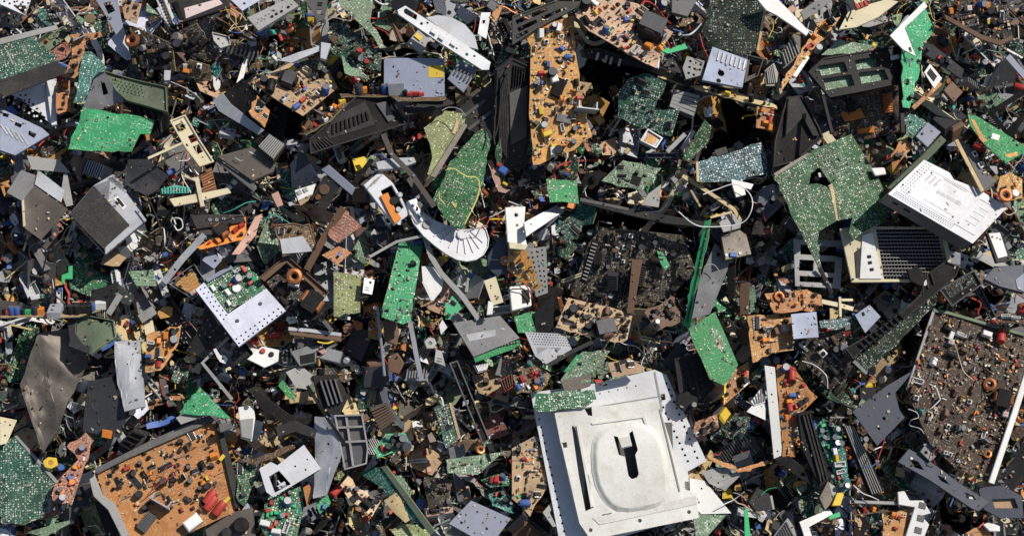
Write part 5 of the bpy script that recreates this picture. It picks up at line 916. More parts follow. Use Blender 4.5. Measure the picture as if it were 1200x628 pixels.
CABLES = '''
wire|wh 1.6 14|795,248 812,262 830,266 868,262 881,245 879,228 862,216 840,222 824,228|thin white wire loop;around the tan metal can
wire|bl 1.4 13|1011,545 1020,547 1028,541|short blue wire;over the pale finned heat sink
wire|re 1.6 14|1043,492 1038,505 1035,520 1028,540|dark red wire;hanging from the dark blue plate
wire|wh 1.6 13|1000,568 1010,577 1022,582 1030,586|white wire;leaving the pale finned heat sink
wire|pe 1.3 13|1106,394 1118,402 1124,420 1130,436 1142,446|long pale wire;on the huge circuit board
wire|wh 1.4 12|940,423 955,428 968,440 970,455|grey white wire;over the black scattered board
wire|re 1.5 15|190,560 195,547 206,545 204,556 188,566 172,580|red wire loop;on the large orange board
wire|tq 1.5 11|262,250 275,245 288,238 300,236|teal wire;above the orange triangular board
wire|tq 1.5 11|305,262 318,252 330,256 340,262|second teal wire;above the brown crumpled plate board
wire|gp 1.3 11|892,580 900,573 910,571|short green wire;on the black relay box
wire|re 1.5 11|553,262 562,258 570,254|red wire;beside the fan cowl
wire|re 1.5 11|558,268 568,266 574,256|lower red wire;beside the fan cowl rim
wire|wh 2.0 11|206,263 204,256 212,257 214,266 208,270 204,264|white wire ring;left of the black socket box
wire|pk 2.5 12|172,228 180,246 186,262 192,285 186,305|black cable;from the dark rounded plate downward
wire|wh 2.2 12|192,268 193,282 189,298 184,308|grey white cable;right of the silver drive
wire|pk 2.4 11|36,305 34,292 44,286 54,296 50,318|black wire arch;left of the green clip
wire|pd 2.2 13|600,72 588,110 584,145 580,160|dark cable;on the faceted wedge
wire|gr 1.3 12|518,130 526,126 538,128 546,136|grey wire arch;above the olive leaning board
wire|bt 1.4 10|264,8 270,22 280,34 286,40|tan wire;under the black labelled box
wire|bt 1.4 10|270,10 283,18 290,30 282,38|second tan wire;beside the grey connector panel
wire|ye 1.4 10|258,14 268,12 276,20 276,34|yellow wire;below the pinkish label
wire|gr 1.6 10|200,96 218,104 230,112 238,120|thin grey wire;left of the perforated rim case
wire|pk 2.2 12|983,0 990,3 997,12 993,24 990,34|black wire;over the pale curved casing
wire|wh 2.6 11|800,42 808,41 815,36 822,28|white hose;left of the big dark speckled board
wire|pk 3.2 10|812,38 822,30 830,20|black hose end;left of the big dark board
wire|re 1.5 11|820,40 824,55 830,68|dark red wire;left of the ridged shield
wire|pe 1.4 12|1186,242 1190,248 1182,252 1176,248|cream wire end;at the drive unit's right corner
wire|gr 1.4 10|823,325 826,312 836,310 843,318|grey wire arch;above the curved grey blade
wire|ma 1.3 13|1064,479 1074,483 1076,489 1068,492 1066,498 1078,502 1083,508|bent bright wire;on the huge board's left side
wire|pk 2.2 13|1042,492 1044,510 1040,522|black sleeved cable;under the dark blue plate
wire|wh 1.5 11|148,620 160,612 150,600|white wire tail;at the orange board's grey frame
wire|pk 1.8 12|545,430 556,440 563,452|black wire;below the perforated tuner box
wire|pk 2 12|988,600 996,612 1010,618 1022,612|black wire bow;left of the orange bottom board
wire|wh 1.5 11|845,592 860,585 872,576|white wire;right of the white fin
'''
# ------------------------------------------------------------------ the three pieces that stand out
def ring_part(ob, nm, pl, outer, inner, dz, th, mat):
    r = MB(); r.plate(pl.poly(outer), [pl.poly(inner)], dz / 1000, (dz + th) / 1000, mat)
    return link(nm, r.mesh(nm, weld=True, bevel=.0006), ob)
def lerp2(a, b, t): return (a[0] + (b[0] - a[0]) * t, a[1] + (b[1] - a[1]) * t)
def bil(q, u, v): return lerp2(lerp2(q[0], q[1], u), lerp2(q[3], q[2], u), v)
def finish_drive(ob, pl, pts):
    lid = MB(); holes = []
    q = [(1042, 228), (1083, 189), (1178, 243), (1138, 284)]       # lid corners: left, top, right, bottom
    for i in range(34):
        for r in range(3): holes.append(circ(pl.loc(*bil([q[0], q[3], q[2], q[1]], .03 + .7 * i / 33, .035 + .042 * r)), 0.8 * S, 6))
    for i in range(15):
        for r in range(3): holes.append(circ(pl.loc(*bil([q[0], q[1], q[2], q[3]], .06 + .9 * i / 14, .03 + .03 * r)) if r or i > 2 else pl.loc(*bil(q, .2 + i * .1, .125)), 0.8 * S, 6))
    for i in range(14):
        for r in range(2): holes.append(circ(pl.loc(*bil([q[1], q[2], q[3], q[0]], .30 + .26 * i / 13, .10 + .045 * r)), 0.8 * S, 6))
    keep = []
    for h in holes:
        c = (sum(p[0] for p in h) / 6, sum(p[1] for p in h) / 6)
        if all((c[0] - k[0]) ** 2 + (c[1] - k[1]) ** 2 > (2.1 * S) ** 2 for k, _ in keep): keep.append((c, h))
    poly = pl.poly(pts)
    inn = shrink(poly, .004)
    lid.plate(poly, [h for c, h in keep if inside(c, inn)], .002, .0035, 'mw')
    link('lid', lid.mesh('lid', weld=True), ob)
    Q = [(1042, 228), (1083, 189), (1178, 243), (1138, 284)]
    def at(u, v): return bil([Q[0], Q[3], Q[2], Q[1]], u, v)        # u along the long lower edge, v across
    def quad(u0, v0, u1, v1): return [at(u0, v0), at(u1, v0), at(u1, v1), at(u0, v1)]
    ring_part(ob, 'embossed_frame', pl, quad(.72, .14, .97, .90), quad(.735, .18, .955, .86), 3.5, 2.2, 'mw')
    for v in (.32, .58):
        ring_part(ob, 'embossed_bar', pl, quad(.78, v, .91, v + .16), quad(.79, v + .03, .90, v + .13), 3.5, 1.6, 'mw')
    ring_part(ob, 'embossed_border', pl, quad(.10, .17, .70, .90), quad(.108, .185, .692, .885), 3.5, 1.2, 'mw')
    # stamped row of strokes and the small printed lines, too fine to read
    r = MB()
    rg = random.Random(4)
    for i in range(26):
        u = .34 + .30 * i / 26; h = rg.choice((.05, .08, .08, .1))
        r.plate(pl.poly(quad(u, .52, u + rg.choice((.004, .007)), .52 + h)), [], .0035, .0039, 'mg')
    for row in range(3):
        for i in range(7): u = .15 + row * .055; v = .62 + i * .03; r.plate(pl.poly(quad(u, v, u + .035 * rg.uniform(.5, 1), v + .012)), [], .0035, .0038, 'mg')
    for i in range(30): u = .30 + i * .0125; r.plate(pl.poly(quad(u, .26, u + .007, .26 + rg.uniform(.012, .03))), [], .0035, .0038, 'mg')
    link('stamped_marks', r.mesh('stamped_marks'), ob)
    sc = MB(); sc.lathe([(.0032, 0), (.003, .0012), (.0012, .0016)], 10, 'md')
    me = sc.mesh('screw')
    for u, v in ((.13, .24), (.66, .25), (.15, .84), (.75, .2), (.94, .82), (.955, .15)): link('screw', me, ob, TR(*pl.loc(*at(u, v)), .0035))
    # openings along the shaded long side
    for i, (u, w_) in enumerate(((.12, 18), (.26, 22), (.52, 24), (.74, 16), (.88, 20))):
        a = pl.loc(*at(u, -.002)); b = pl.loc(*at(u + .05, -.002)); d = math.atan2(b[1] - a[1], b[0] - a[0])
        m = MB(); m.bbox((0, -.001, 0), (w_ / 1000, .004, .010), 'pk', .0006); link('side_opening', m.mesh('side_opening'), ob, TR(a[0], a[1], -.022) @ RZ(d))
def finish_grille(ob, pl, pts):
    q = [(1027, 268.5), (1102, 268), (1114, 327), (1036, 327)]
    bed = MB(); bed.plate(pl.poly(q), [], -.03, -.026, 'pk'); link('grille_bed', bed.mesh('grille_bed'), ob)
    m = MB()
    def bar(a, b, wd, z0, z1, mat):
        a, b = Vector(pl.loc(*a)), Vector(pl.loc(*b)); d = (b - a).normalized(); n = Vector((-d.y, d.x)) * wd / 2
        p = [tuple(t) for t in (a - n, b - n, b + n, a + n)]; m.plate(p if area(p) > 0 else p[::-1], [], z0, z1, mat)
    for i in range(1, 20): bar(bil(q, i / 20, 0), bil(q, i / 20, 1), .0016, -.011, -.004, 'pg')
    for i in range(1, 14): bar(bil(q, 0, i / 14), bil(q, 1, i / 14), .0017, -.0045, .0005, 'gr')
    link('grille_bars', m.mesh('grille_bars'), ob)
    for nm, mat, dz, th, pp in (('control_strip', 'wh', .3, 4, '1010,276 1022,272 1033,327 1007,327'), ('dark_strip', 'pd', .3, 2, '1001,296 1008,290 1010,325 1003,326')):
        r = MB(); r.plate(pl.poly(P(pp)), [], dz / 1000, (dz + th) / 1000, mat); link(nm, r.mesh(nm, weld=True, bevel=.0008), ob)
    k = MB(); k.bbox((0, 0, 0), (4.2 * S, 3.4 * S, .003), 'pk', .0008); me = k.mesh('push_button')
    for p in ((1018, 301), (1019, 308), (1021, 316)): link('push_button', me, ob, TR(*pl.loc(*p), .0043) @ RZ(.15))
def finish_tray(ob, pl, pts):
    Z = .052
    outer = P('648,484 690,477 768,472 800,573 813,577 815,606 690,631 677,612')
    holes = [pl.poly(P(t)) for t in ('668,500 671,498 681,540 688,558 693,594 684,598 676,556', '703,602 714,600 715,606 705,608', '773,591 783,589 784,595 774,597', '682,478.5 691,477.3 692,488 687,487', '655,519 662,518 663,524 657,525')]
    for x, y, r in ((690, 620, 2.2), (747, 609, 2.2), (804, 599, 2.2)): holes.append(circ(pl.loc(x, y), r * S, 10))
    octo = P('690,522 697,507 712,498 736,493 762,499 775,518 784,572 776,590 762,597 724,602 705,589 692,562')
    for _ in range(1):     # round its corners off
        octo = [q for a, b_ in zip(octo, octo[1:] + octo[:1]) for q in (lerp2(a, b_, .25), lerp2(a, b_, .75))]
    holes.append(shrink(pl.poly(octo), .001))
    m = MB(); po = pl.poly(outer)
    m.plate(po, holes, Z - .003, Z, 'pw'); inn = shrink(po, .003); m.plate(po, [inn], .001, Z - .0034, 'pw')
    tray = link('tray', m.mesh('tray', warp=dent_fn(.5, 3), cut=.08, smooth=R_(25), weld=True), ob)
    # the shallow dish: a shell that bulges in the middle, with a stepped notch and a keyhole
    key = P('716,511 721,512 725,526 737,523 734,508 738,505 744,527 741,533 745,555 743,559 737,561 733,557 729,535 722,533')
    d = MB(); pd_ = pl.poly(octo); c = pl.loc(737, 545); R0 = 58 * S
    d.plate(pd_, [pl.poly(key)], 0, .0028, 'pw')
    def bulge(co):
        e = min(abs((Vector((co.x, co.y)) - q).length) for q in [Vector((co.x, co.y)) - (Vector((co.x, co.y)) - (Vector(a) + (Vector(b_) - Vector(a)) * max(0, min(1, (Vector((co.x, co.y)) - Vector(a)).dot(Vector(b_) - Vector(a)) / (Vector(b_) - Vector(a)).length_squared)))) for a, b_ in zip(pd_, pd_[1:] + pd_[:1])])
        t = min(1, e / .016); r = math.hypot(co.x - c[0], co.y - c[1]) / R0
        return Vector((co.x, co.y, co.z + .009 * t * t * (3 - 2 * t) - .001 + .006 * max(0, 1 - r * r)))
    me = d.mesh('dish', warp=bulge, cut=.007, smooth=R_(28), weld=True)
    link('dish', me, tray, TR(0, 0, Z - .002))
    b = MB(); b.plate(pl.poly(P('684,600 684,495 786,495 790,600')), [], Z - .03, Z - .027, 'pg'); link('well_floor', b.mesh('well_floor'), tray)
    for nm, pp, dz, th, mt in (('latch', '721,514 734,511 737,522 725,525', .013, .006, 'pw'), ('upright_rib', '673,499 676,498 693,592 690,594', 0, .005, 'pw'), ('upright_rib', '769,480 771,480 794,575 792,576', 0, .0022, 'gr'),
                               ('ledge', '690,496 750,486 752,484 757,503 754,502 750,490 692,498', 0, .004, 'pw'), ('lower_ledge', '692,606 700,604 812,580 813,590 700,614', 0, .002, 'pw')):
        r = MB(); r.plate(pl.poly(P(pp)), [], Z + dz, Z + dz + th, mt); link(nm, r.mesh(nm, weld=True, bevel=.0006), tray)
    for x, y, w_ in ((709, 604, 8), (778, 593, 8)):
        r = MB(); r.box((0, 0, 0), (w_ * S, 2 * S, .003), 'pe'); link('clip', r.mesh('clip'), tray, TR(*pl.loc(x, y + 1), Z - .006) @ RZ(.1))
    s = MB(); s.lathe([(.0045, -.012), (.004, -.010), (.002, -.009)], 10, 'mb'); me = s.mesh('screw')
    for x, y in ((690, 620), (747, 609), (804, 599)): link('screw', me, tray, TR(*pl.loc(x, y), Z + .006))
    r = MB()
    for i, (x, y) in enumerate(((713, 546), (716, 546), (719, 546), (722, 547))): r.plate(pl.poly([(x, y), (x + .9, y), (x + .9, y + 5), (x, y + 5)]), [], Z + .0065, Z + .009, 'gr')
    link('moulded_mark', r.mesh('moulded_mark'), tray)
    sh = MB(); sh.plate(pl.poly(P('766,436 768,435 777,482 775,483')), [], .0005, .0012, 'gr'); link('seam', sh.mesh('seam'), ob)
    sh = MB(); sh.plate(pl.poly(P('692,477 777,463 777.3,464.2 692.3,478.4')), [], .0005, .0014, 'gr'); link('seam', sh.mesh('seam'), ob)

# ------------------------------------------------------------------ build everything listed
seed = 11
for line in THINGS.strip().splitlines():
    seed += 1
    ob = thing_line(line, seed)
    for k, fn in (('DRIVE=1', finish_drive), ('GRILLE=1', finish_grille), ('TRAY=1', finish_tray)):
        if k in line:
            f = [x.strip() for x in line.split('|')]; sp = f[1].split(); pts = P(f[2])
            fn(ob, Plane(pts, float(sp[1]) / 100, float(sp[2]), float(sp[3])), pts)
for line in CABLES.strip().splitlines():
    seed += 1; cable_line(line, seed)
names = [s[0] for s in SHORT]
for n in set(names):
    if names.count(n) > 1: print('SHORT PHRASE TWICE:', n)

# ------------------------------------------------------------------ where nothing lies yet
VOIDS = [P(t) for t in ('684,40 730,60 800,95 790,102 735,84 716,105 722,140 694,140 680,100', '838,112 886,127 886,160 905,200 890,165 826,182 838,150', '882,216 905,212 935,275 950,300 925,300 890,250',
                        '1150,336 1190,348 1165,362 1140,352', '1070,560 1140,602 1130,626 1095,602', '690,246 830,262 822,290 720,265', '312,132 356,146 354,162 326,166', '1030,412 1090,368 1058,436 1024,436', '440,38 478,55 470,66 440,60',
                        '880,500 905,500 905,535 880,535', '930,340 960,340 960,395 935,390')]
G = 4
NX, NY = 1200 // G, 628 // G
cov = [[-9.0] * NX for _ in range(NY)]
for pts, w, gm in COVER:
    x0, x1 = min(p[0] for p in pts), max(p[0] for p in pts); y0, y1 = min(p[1] for p in pts), max(p[1] for p in pts)
    for j in range(max(0, int(y0 / G)), min(NY, int(y1 / G) + 1)):
        for i in range(max(0, int(x0 / G)), min(NX, int(x1 / G) + 1)):
            if inside(((i + .5) * G, (j + .5) * G), pts): cov[j][i] = max(cov[j][i], w)
# how far each empty cell is from the nearest listed piece, in pixels
dist = [[0 if cov[j][i] > -1 else 99 for i in range(NX)] for j in range(NY)]
for a in range(14):
    for j in range(NY):
        for i in range(NX):
            if dist[j][i] > a + 1 - .1 and dist[j][i] == 99:
                if any(0 <= j + v < NY and 0 <= i + u < NX and dist[j + v][i + u] == a for u, v in ((1, 0), (-1, 0), (0, 1), (0, -1))): dist[j][i] = a + 1
def cell(x, y): return min(NY - 1, max(0, int(y / G))), min(NX - 1, max(0, int(x / G)))

# ------------------------------------------------------------------ loose pieces between them
WORD = {'gb': 'bright green', 'gm': 'green', 'gd': 'dark green', 'gt': 'teal green', 'gl': 'pale green', 'bo': 'orange', 'bt': 'tan', 'bb': 'brown', 'dk': 'blackish green', 'bk': 'sooty', 'br': 'reddish', 'gy': 'olive',
        'pk': 'black', 'pd': 'charcoal', 'pg': 'grey', 'pn': 'navy', 'wh': 'white', 'gr': 'pale grey', 'ms': 'silver', 'mg': 'dull grey', 'md': 'dark', 'mb': 'brownish', 'ma': 'shiny', 'cu': 'copper', 're': 'red', 'bl': 'blue', 'ye': 'yellow', 'pe': 'beige', 'bw': 'brown', 'gp': 'green', 'mw': 'white', 'tq': 'turquoise', 'or': 'orange'}
rng = random.Random(99)
def rag(r, n, sq=.6):
    return [(r * rng.uniform(.65, 1.15) * math.cos(2 * math.pi * (i + rng.uniform(-.25, .25)) / n), sq * r * rng.uniform(.65, 1.15) * math.sin(2 * math.pi * (i + rng.uniform(-.25, .25)) / n)) for i in range(n)]
def f_shard(r, mat):
    b = MB(); p = rag(r, rng.choice((5, 6, 7, 8)), rng.uniform(.3, .75)); p = p if area(p) > 0 else p[::-1]; p = wobble(p, .004); b.plate(p, [], -.0025, 0, mat, 'edge'); return b.mesh('board_shard', warp=dent_fn(1.6, rng.random() * 50), cut=.04, weld=True)
def f_plastic(r, mat):
    """broken moulding: a bent wall with a lip and ribs"""
    b = MB(); k = rng.random(); L = r * 1.9; W = r * rng.uniform(.5, 1.1); t = .003
    if k < .35:
        p = rag(r, 5, .7); b.plate(p if area(p) > 0 else p[::-1], [], -t, 0, mat)
        for i in range(rng.randint(1, 3)): b.box((rng.uniform(-.3, .3) * r, 0, 0), (.0028, W * .7, .012), mat)
    elif k < .65:
        b.box((0, 0, 0), (L, W, t), mat); b.box((0, W / 2, 0), (L, t, r * .35), mat); b.box((-L / 2 + t / 2, -.002, t), (t, W * .85, r * .28), mat)
        for i in range(rng.randint(1, 4)): b.box((rng.uniform(-.4, .4) * L, W * .2, t), (.0025, W * .5, r * .2), mat)
        b.lathe([(.006, 0), (.005, r * .3)], 9, mat, TR(L * .3, -W * .2, t))
    elif k < .85:
        b.box((0, 0, 0), (L * 1.2, W * .35, t), mat); b.box((0, W * .17, t), (L * 1.2, t, .013), mat); b.box((0, -W * .17, t), (L * 1.2, t, .013), mat)
        for i in range(4): b.box(((i - 1.5) * L * .28, 0, t), (t, W * .3, .009), mat)
    else:
        n = 7; q = []
        for i in range(n): a = math.pi * i / (n - 1) * .8; q.append((r * math.cos(a), r * math.sin(a)))
        ii = [(x * .72, y * .72) for x, y in q]; pp = q + ii[::-1]; b.plate(pp if area(pp) > 0 else pp[::-1], [], 0, r * .25, mat)
    return b.mesh('plastic_shard', warp=dent_fn(2.5, rng.random() * 50, 6), cut=.05, weld=True)
def f_bracket(r, mat):
    b = MB(); L = r * 1.8; W = r * rng.uniform(.45, .9); t = .0016
    hs = [circ((rng.uniform(-.35, .35) * L, rng.uniform(-.2, .2) * W), .0035, 7)]
    q = [(-L / 2, -W / 2), (L / 2, -W / 2), (L / 2, W * .2), (L * .3, W / 2), (-L / 2, W / 2)]
    b.plate(q, hs, 0, t, mat); b.box((0, -W / 2, 0), (L, t, r * .45), mat)
    if rng.random() < .5: b.box((-L / 2, 0, 0), (t, W, r * .35), mat); b.box((-L / 2 - r * .15, 0, r * .35), (r * .3, W, t), mat)
    return b.mesh('metal_bracket', warp=dent_fn(3.5, rng.random() * 50, 8), cut=.03, weld=True)
def f_cable(r, mat):
    b = MB(); p = [Vector((0, 0, 0))]; a = rng.uniform(0, 6.3)
    for i in range(7): a += rng.uniform(-.9, .9); p.append(p[-1] + Vector((math.cos(a), math.sin(a), rng.uniform(-.25, .25))) * r * .5)
    q = []
    for i in range(len(p) - 1):
        p0, p1, p2, p3 = p[max(i - 1, 0)], p[i], p[i + 1], p[min(i + 2, len(p) - 1)]
        for k in range(4): t = k / 4; q.append(.5 * ((2 * p1) + (p2 - p0) * t + (2 * p0 - 5 * p1 + 4 * p2 - p3) * t * t + (3 * p1 - p0 - 3 * p2 + p3) * t ** 3))
    c = q[len(q) // 2]; b.tube([x - c for x in q], rng.choice((.0013, .0016, .0022, .003)), mat, 6); return b.mesh('loose_wire', smooth=R_(60))
def f_ribbon(r, mat):
    b = MB(); r = max(r, .03); n = rng.randint(6, 10); path = [Vector((0, 0, 0))]; a = 0; pit = 0
    for i in range(9): a += rng.uniform(-.35, .35); pit = rng.uniform(-.8, .8); path.append(path[-1] + Vector((math.cos(a) * math.cos(pit), math.sin(a) * math.cos(pit), math.sin(pit))) * r * .4)
    c = path[5].copy(); path = [p - c for p in path]
    s2 = [path[0]] + [x for u, v in zip(path, path[1:]) for x in (u.lerp(v, .25), u.lerp(v, .75))] + [path[-1]]
    for k in range(n):
        o = (k - (n - 1) / 2) * .0024; q = []
        for i, p in enumerate(s2):
            t = s2[min(i + 1, len(s2) - 1)] - s2[max(i - 1, 0)]; nn = Vector((-t.y, t.x, 0)); nn = nn.normalized() if nn.length > 1e-6 else Vector((0, 1, 0)); q.append(p + nn * o)
        b.tube(q, .0013, 're' if k == 0 and mat in ('gr', 'pg') else mat, 5)
    b.box((s2[0].x, s2[0].y, s2[0].z - .004), (.009, n * .0027, .009), 'pk')
    return b.mesh('ribbon_cable', smooth=R_(60))
KINDS_F = [  # kind, weight, colours, noun for the label, category
    ('board_shard', 30, 'gm gv gd gl bt bo bb dk gt gy br gd bb gl bk bt', 'board shard', 'board shard'),
    ('board_piece', 30, 'bt bo bb gm bk gd gl pc bt', 'board piece with parts', 'circuit board'),
    ('plastic_shard', 30, 'pk pd pg pk pd gr pn pg pe pk pg gr bw mb wh bw pe', 'plastic shard', 'plastic shard'),
    ('metal_bracket', 26, 'ms mg gr mg ms mb mv mb mb gr ms gs', 'metal bracket', 'bracket'),
    ('loose_wire', 17, 'pk re wh bl ye gr pk pe', 'loose wire', 'wire'),
    ('heat_sink', 5, 'ma', 'finned heat sink', 'heat sink'), ('transformer', 7, 'cu', 'transformer', 'transformer'), ('capacitor', 9, 'pk', 'capacitor', 'capacitor'), ('connector', 9, 'wh', 'connector', 'connector'),
    ('ribbon_cable', 7, 'gr pg pd wh bl pe', 'ribbon cable', 'ribbon cable'),
    ('wire_bundle', 9, 'pk re wh bl ye gr', 'wire bundle', 'wire bundle'),
    ('coil', 4, 'cu', 'coil', 'coil'), ('tuner_can', 4, 'ms', 'tuner can', 'tuner')]
WORD['gs'] = 'grey green'; WORD['mv'] = 'lavender'; WORD['gv'] = 'vivid green'; WORD['pc'] = 'pinkish cream'
PK = {'heat_sink': [('hs', 'silver'), ('hsk', 'dark'), ('hslk', 'black'), ('hsl', 'grey'), ('hst', 'narrow grey')], 'transformer': [('trf', 'yellow taped'), ('trfl', 'brown wrapped'), ('trfc', 'copper wound'), ('trfk', 'black')],
      'capacitor': [('capn', 'navy'), ('capb', 'blue'), ('capk', 'black'), ('capg', 'grey'), ('capt', 'turquoise'), ('lcapr', 'red lying'), ('lcapb', 'blue lying')], 'connector': [('conw', 'white'), ('conl', 'long white'), ('conk', 'black'), ('cone', 'beige')],
      'coil': [('coil', 'copper'), ('coilv', 'upright copper')], 'tuner_can': [('tuner', 'silver')]}
GROUPS = {'ribbon_cable': 'loose ribbon cables', 'wire_bundle': 'tangled wire bundles', 'board_shard': 'loose board shards between the larger pieces', 'board_piece': 'broken board pieces with parts still on', 'plastic_shard': 'broken plastic shards', 'metal_bracket': 'bent metal brackets', 'loose_wire': 'loose wires', 'heat_sink': 'loose heat sinks', 'transformer': 'loose transformers', 'capacitor': 'loose capacitors', 'connector': 'loose connectors', 'coil': 'loose coils', 'tuner_can': 'loose tuner cans'}
used_labels = {o['label'] for o in scene.objects if o.get('label')}
if len(used_labels) < sum(1 for o in scene.objects if o.get('label')): print('LABEL USED TWICE AMONG THE LISTED PIECES')
def edge_dist(p, pts):
    best = 1e9; bp = None
    for i in range(len(pts)):
        a, c = Vector(pts[i]), Vector(pts[(i + 1) % len(pts)]); d = c - a; t = max(0, min(1, (Vector(p) - a).dot(d) / max(d.length_squared, 1e-6))); q = a + d * t; l = (Vector(p) - q).length
        if l < best: best, bp = l, q
    return best, bp
def describe(p, adj, noun):
    near = sorted(((edge_dist(p, pts) + (sh,)) for sh, c, pts in SHORT if abs(c[0] - p[0]) < 190 and abs(c[1] - p[1]) < 160), key=lambda t: t[0])[:6]
    for d, q, sh in near:
        dx, dy = p[0] - q.x, p[1] - q.y
        rel = ('right of' if dx > 0 else 'left of') if abs(dx) > abs(dy) else ('below' if dy > 0 else 'above')
        for a in adj:
            t = f'{a} {noun} {"just " if d < 14 else ""}{rel} the {sh}'
            if t not in used_labels and len(t.split()) <= 16: used_labels.add(t); return t
    return None
pts_done = []; made = 0; counts = {}
order = [(i, j) for j in range(NY) for i in range(NX) if dist[j][i] >= 1]
rng.shuffle(order)
for rad in (27, 20, 15, 11, 8.5):
    for i, j in order:
        x, y = (i + rng.random()) * G, (j + rng.random()) * G
        dd = dist[j][i] * G
        if dd < rad * .35: continue
        if any((x - a) ** 2 + (y - b) ** 2 < ((rad + c) * .44) ** 2 for a, b, c in pts_done): continue
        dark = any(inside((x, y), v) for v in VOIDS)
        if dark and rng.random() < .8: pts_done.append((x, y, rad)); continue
        kd, wt, cols, noun, cat = rng.choices(KINDS_F, [k[1] for k in KINDS_F])[0]
        if counts.get(kd, 0) >= 290: continue
        r = rad * S * rng.uniform(.85, 1.35)
        mat = rng.choice(cols.split())
        size = 'big' if rad > 23 else 'larger' if rad > 18 else 'medium' if rad > 13 else 'small' if rad > 10 else 'tiny'
        wz = rng.uniform(-.06, .004) - (.02 if rad > 23 else 0) if not dark else rng.uniform(-.2, -.12)
        gx, gy = max(-1, min(1, rng.gauss(-.12, .45))), max(-1, min(1, rng.gauss(-.2, .5)))
        M = Matrix.Translation(hp(x, y, wz)) @ Vector((-gx, -gy, 1)).to_track_quat('Z', 'Y').to_matrix().to_4x4() @ RZ(rng.uniform(0, 6.3))
        if kd in PK:
            key, word = rng.choice(PK[kd]); lab = describe((x, y), [f'loose {word}', f'{word} {size}'], noun)
            if not lab: continue
            o = link(kd, PROTO[key][1], M=M @ Matrix.Scale(max(.8, min(1.35 if kd in ('capacitor', 'coil') else 2.0, r / PROTO[key][2] * .75)), 4) @ RX(rng.choice((0, 0, 1.4, -1.3)))); give_sub(o, key)
        else:
            word = WORD[mat]; lab = describe((x, y), [f'{size} {word}', f'{word} broken' if 'wire' not in kd else f'{word} curled'], noun)
            if not lab: continue
            if kd == 'board_piece':
                p = rag(r * 1.15, 6, .7); p = p if area(p) > 0 else p[::-1]; b = MB(); b.plate(p, [], -.003, 0, mat, 'edge'); o = link(kd, b.mesh(kd), M=M)
                populate(o, p, rng.randint(4, 9), rng.choice(('mix', 'mix', 'dark', 'caps', 'orange', 'red', 'tv')), rng, 0, .7, 1.3)
            elif kd == 'wire_bundle':
                o = bpy.data.objects.new(kd, None); COL.objects.link(o); o.matrix_world = HEAP @ M; r2 = max(r, .04); a0 = rng.uniform(0, 6)
                for q in range(rng.randint(5, 8)):
                    col = rng.choice('pk pk re wh gr bl ye pe cu bw gr'.split()) if q else mat; pp = []; a = a0 + rng.uniform(-.3, .3); pos = Vector((-r2 * 1.2 * math.cos(a0), -r2 * 1.2 * math.sin(a0), 0)) + Vector((rng.uniform(-.006, .006), rng.uniform(-.006, .006), rng.uniform(0, .012)))
                    for _ in range(9): pp.append(pos.copy()); a += rng.uniform(-.55, .55); pos = pos + Vector((math.cos(a), math.sin(a), rng.uniform(-.3, .3))) * r2 * .33
                    s2 = [pp[0]] + [x for u, v2 in zip(pp, pp[1:]) for x in (u.lerp(v2, .25), u.lerp(v2, .75))] + [pp[-1]]
                    bb_ = MB(); bb_.tube(s2, rng.choice((.0011, .0014, .0018)), col, 5); link('wire', bb_.mesh('wire', smooth=R_(60)), o)
            else: o = link(kd, {'board_shard': f_shard, 'plastic_shard': f_plastic, 'metal_bracket': f_bracket, 'loose_wire': f_cable, 'ribbon_cable': f_ribbon}[kd](r, mat), M=M @ Matrix.Diagonal((rng.uniform(1, 1.7), 1, 1, 1)))
        tag(o, lab, cat, GROUPS[kd], 'thing'); pts_done.append((x, y, rad)); made += 1; counts[kd] = counts.get(kd, 0) + 1
print('loose pieces', made, counts)

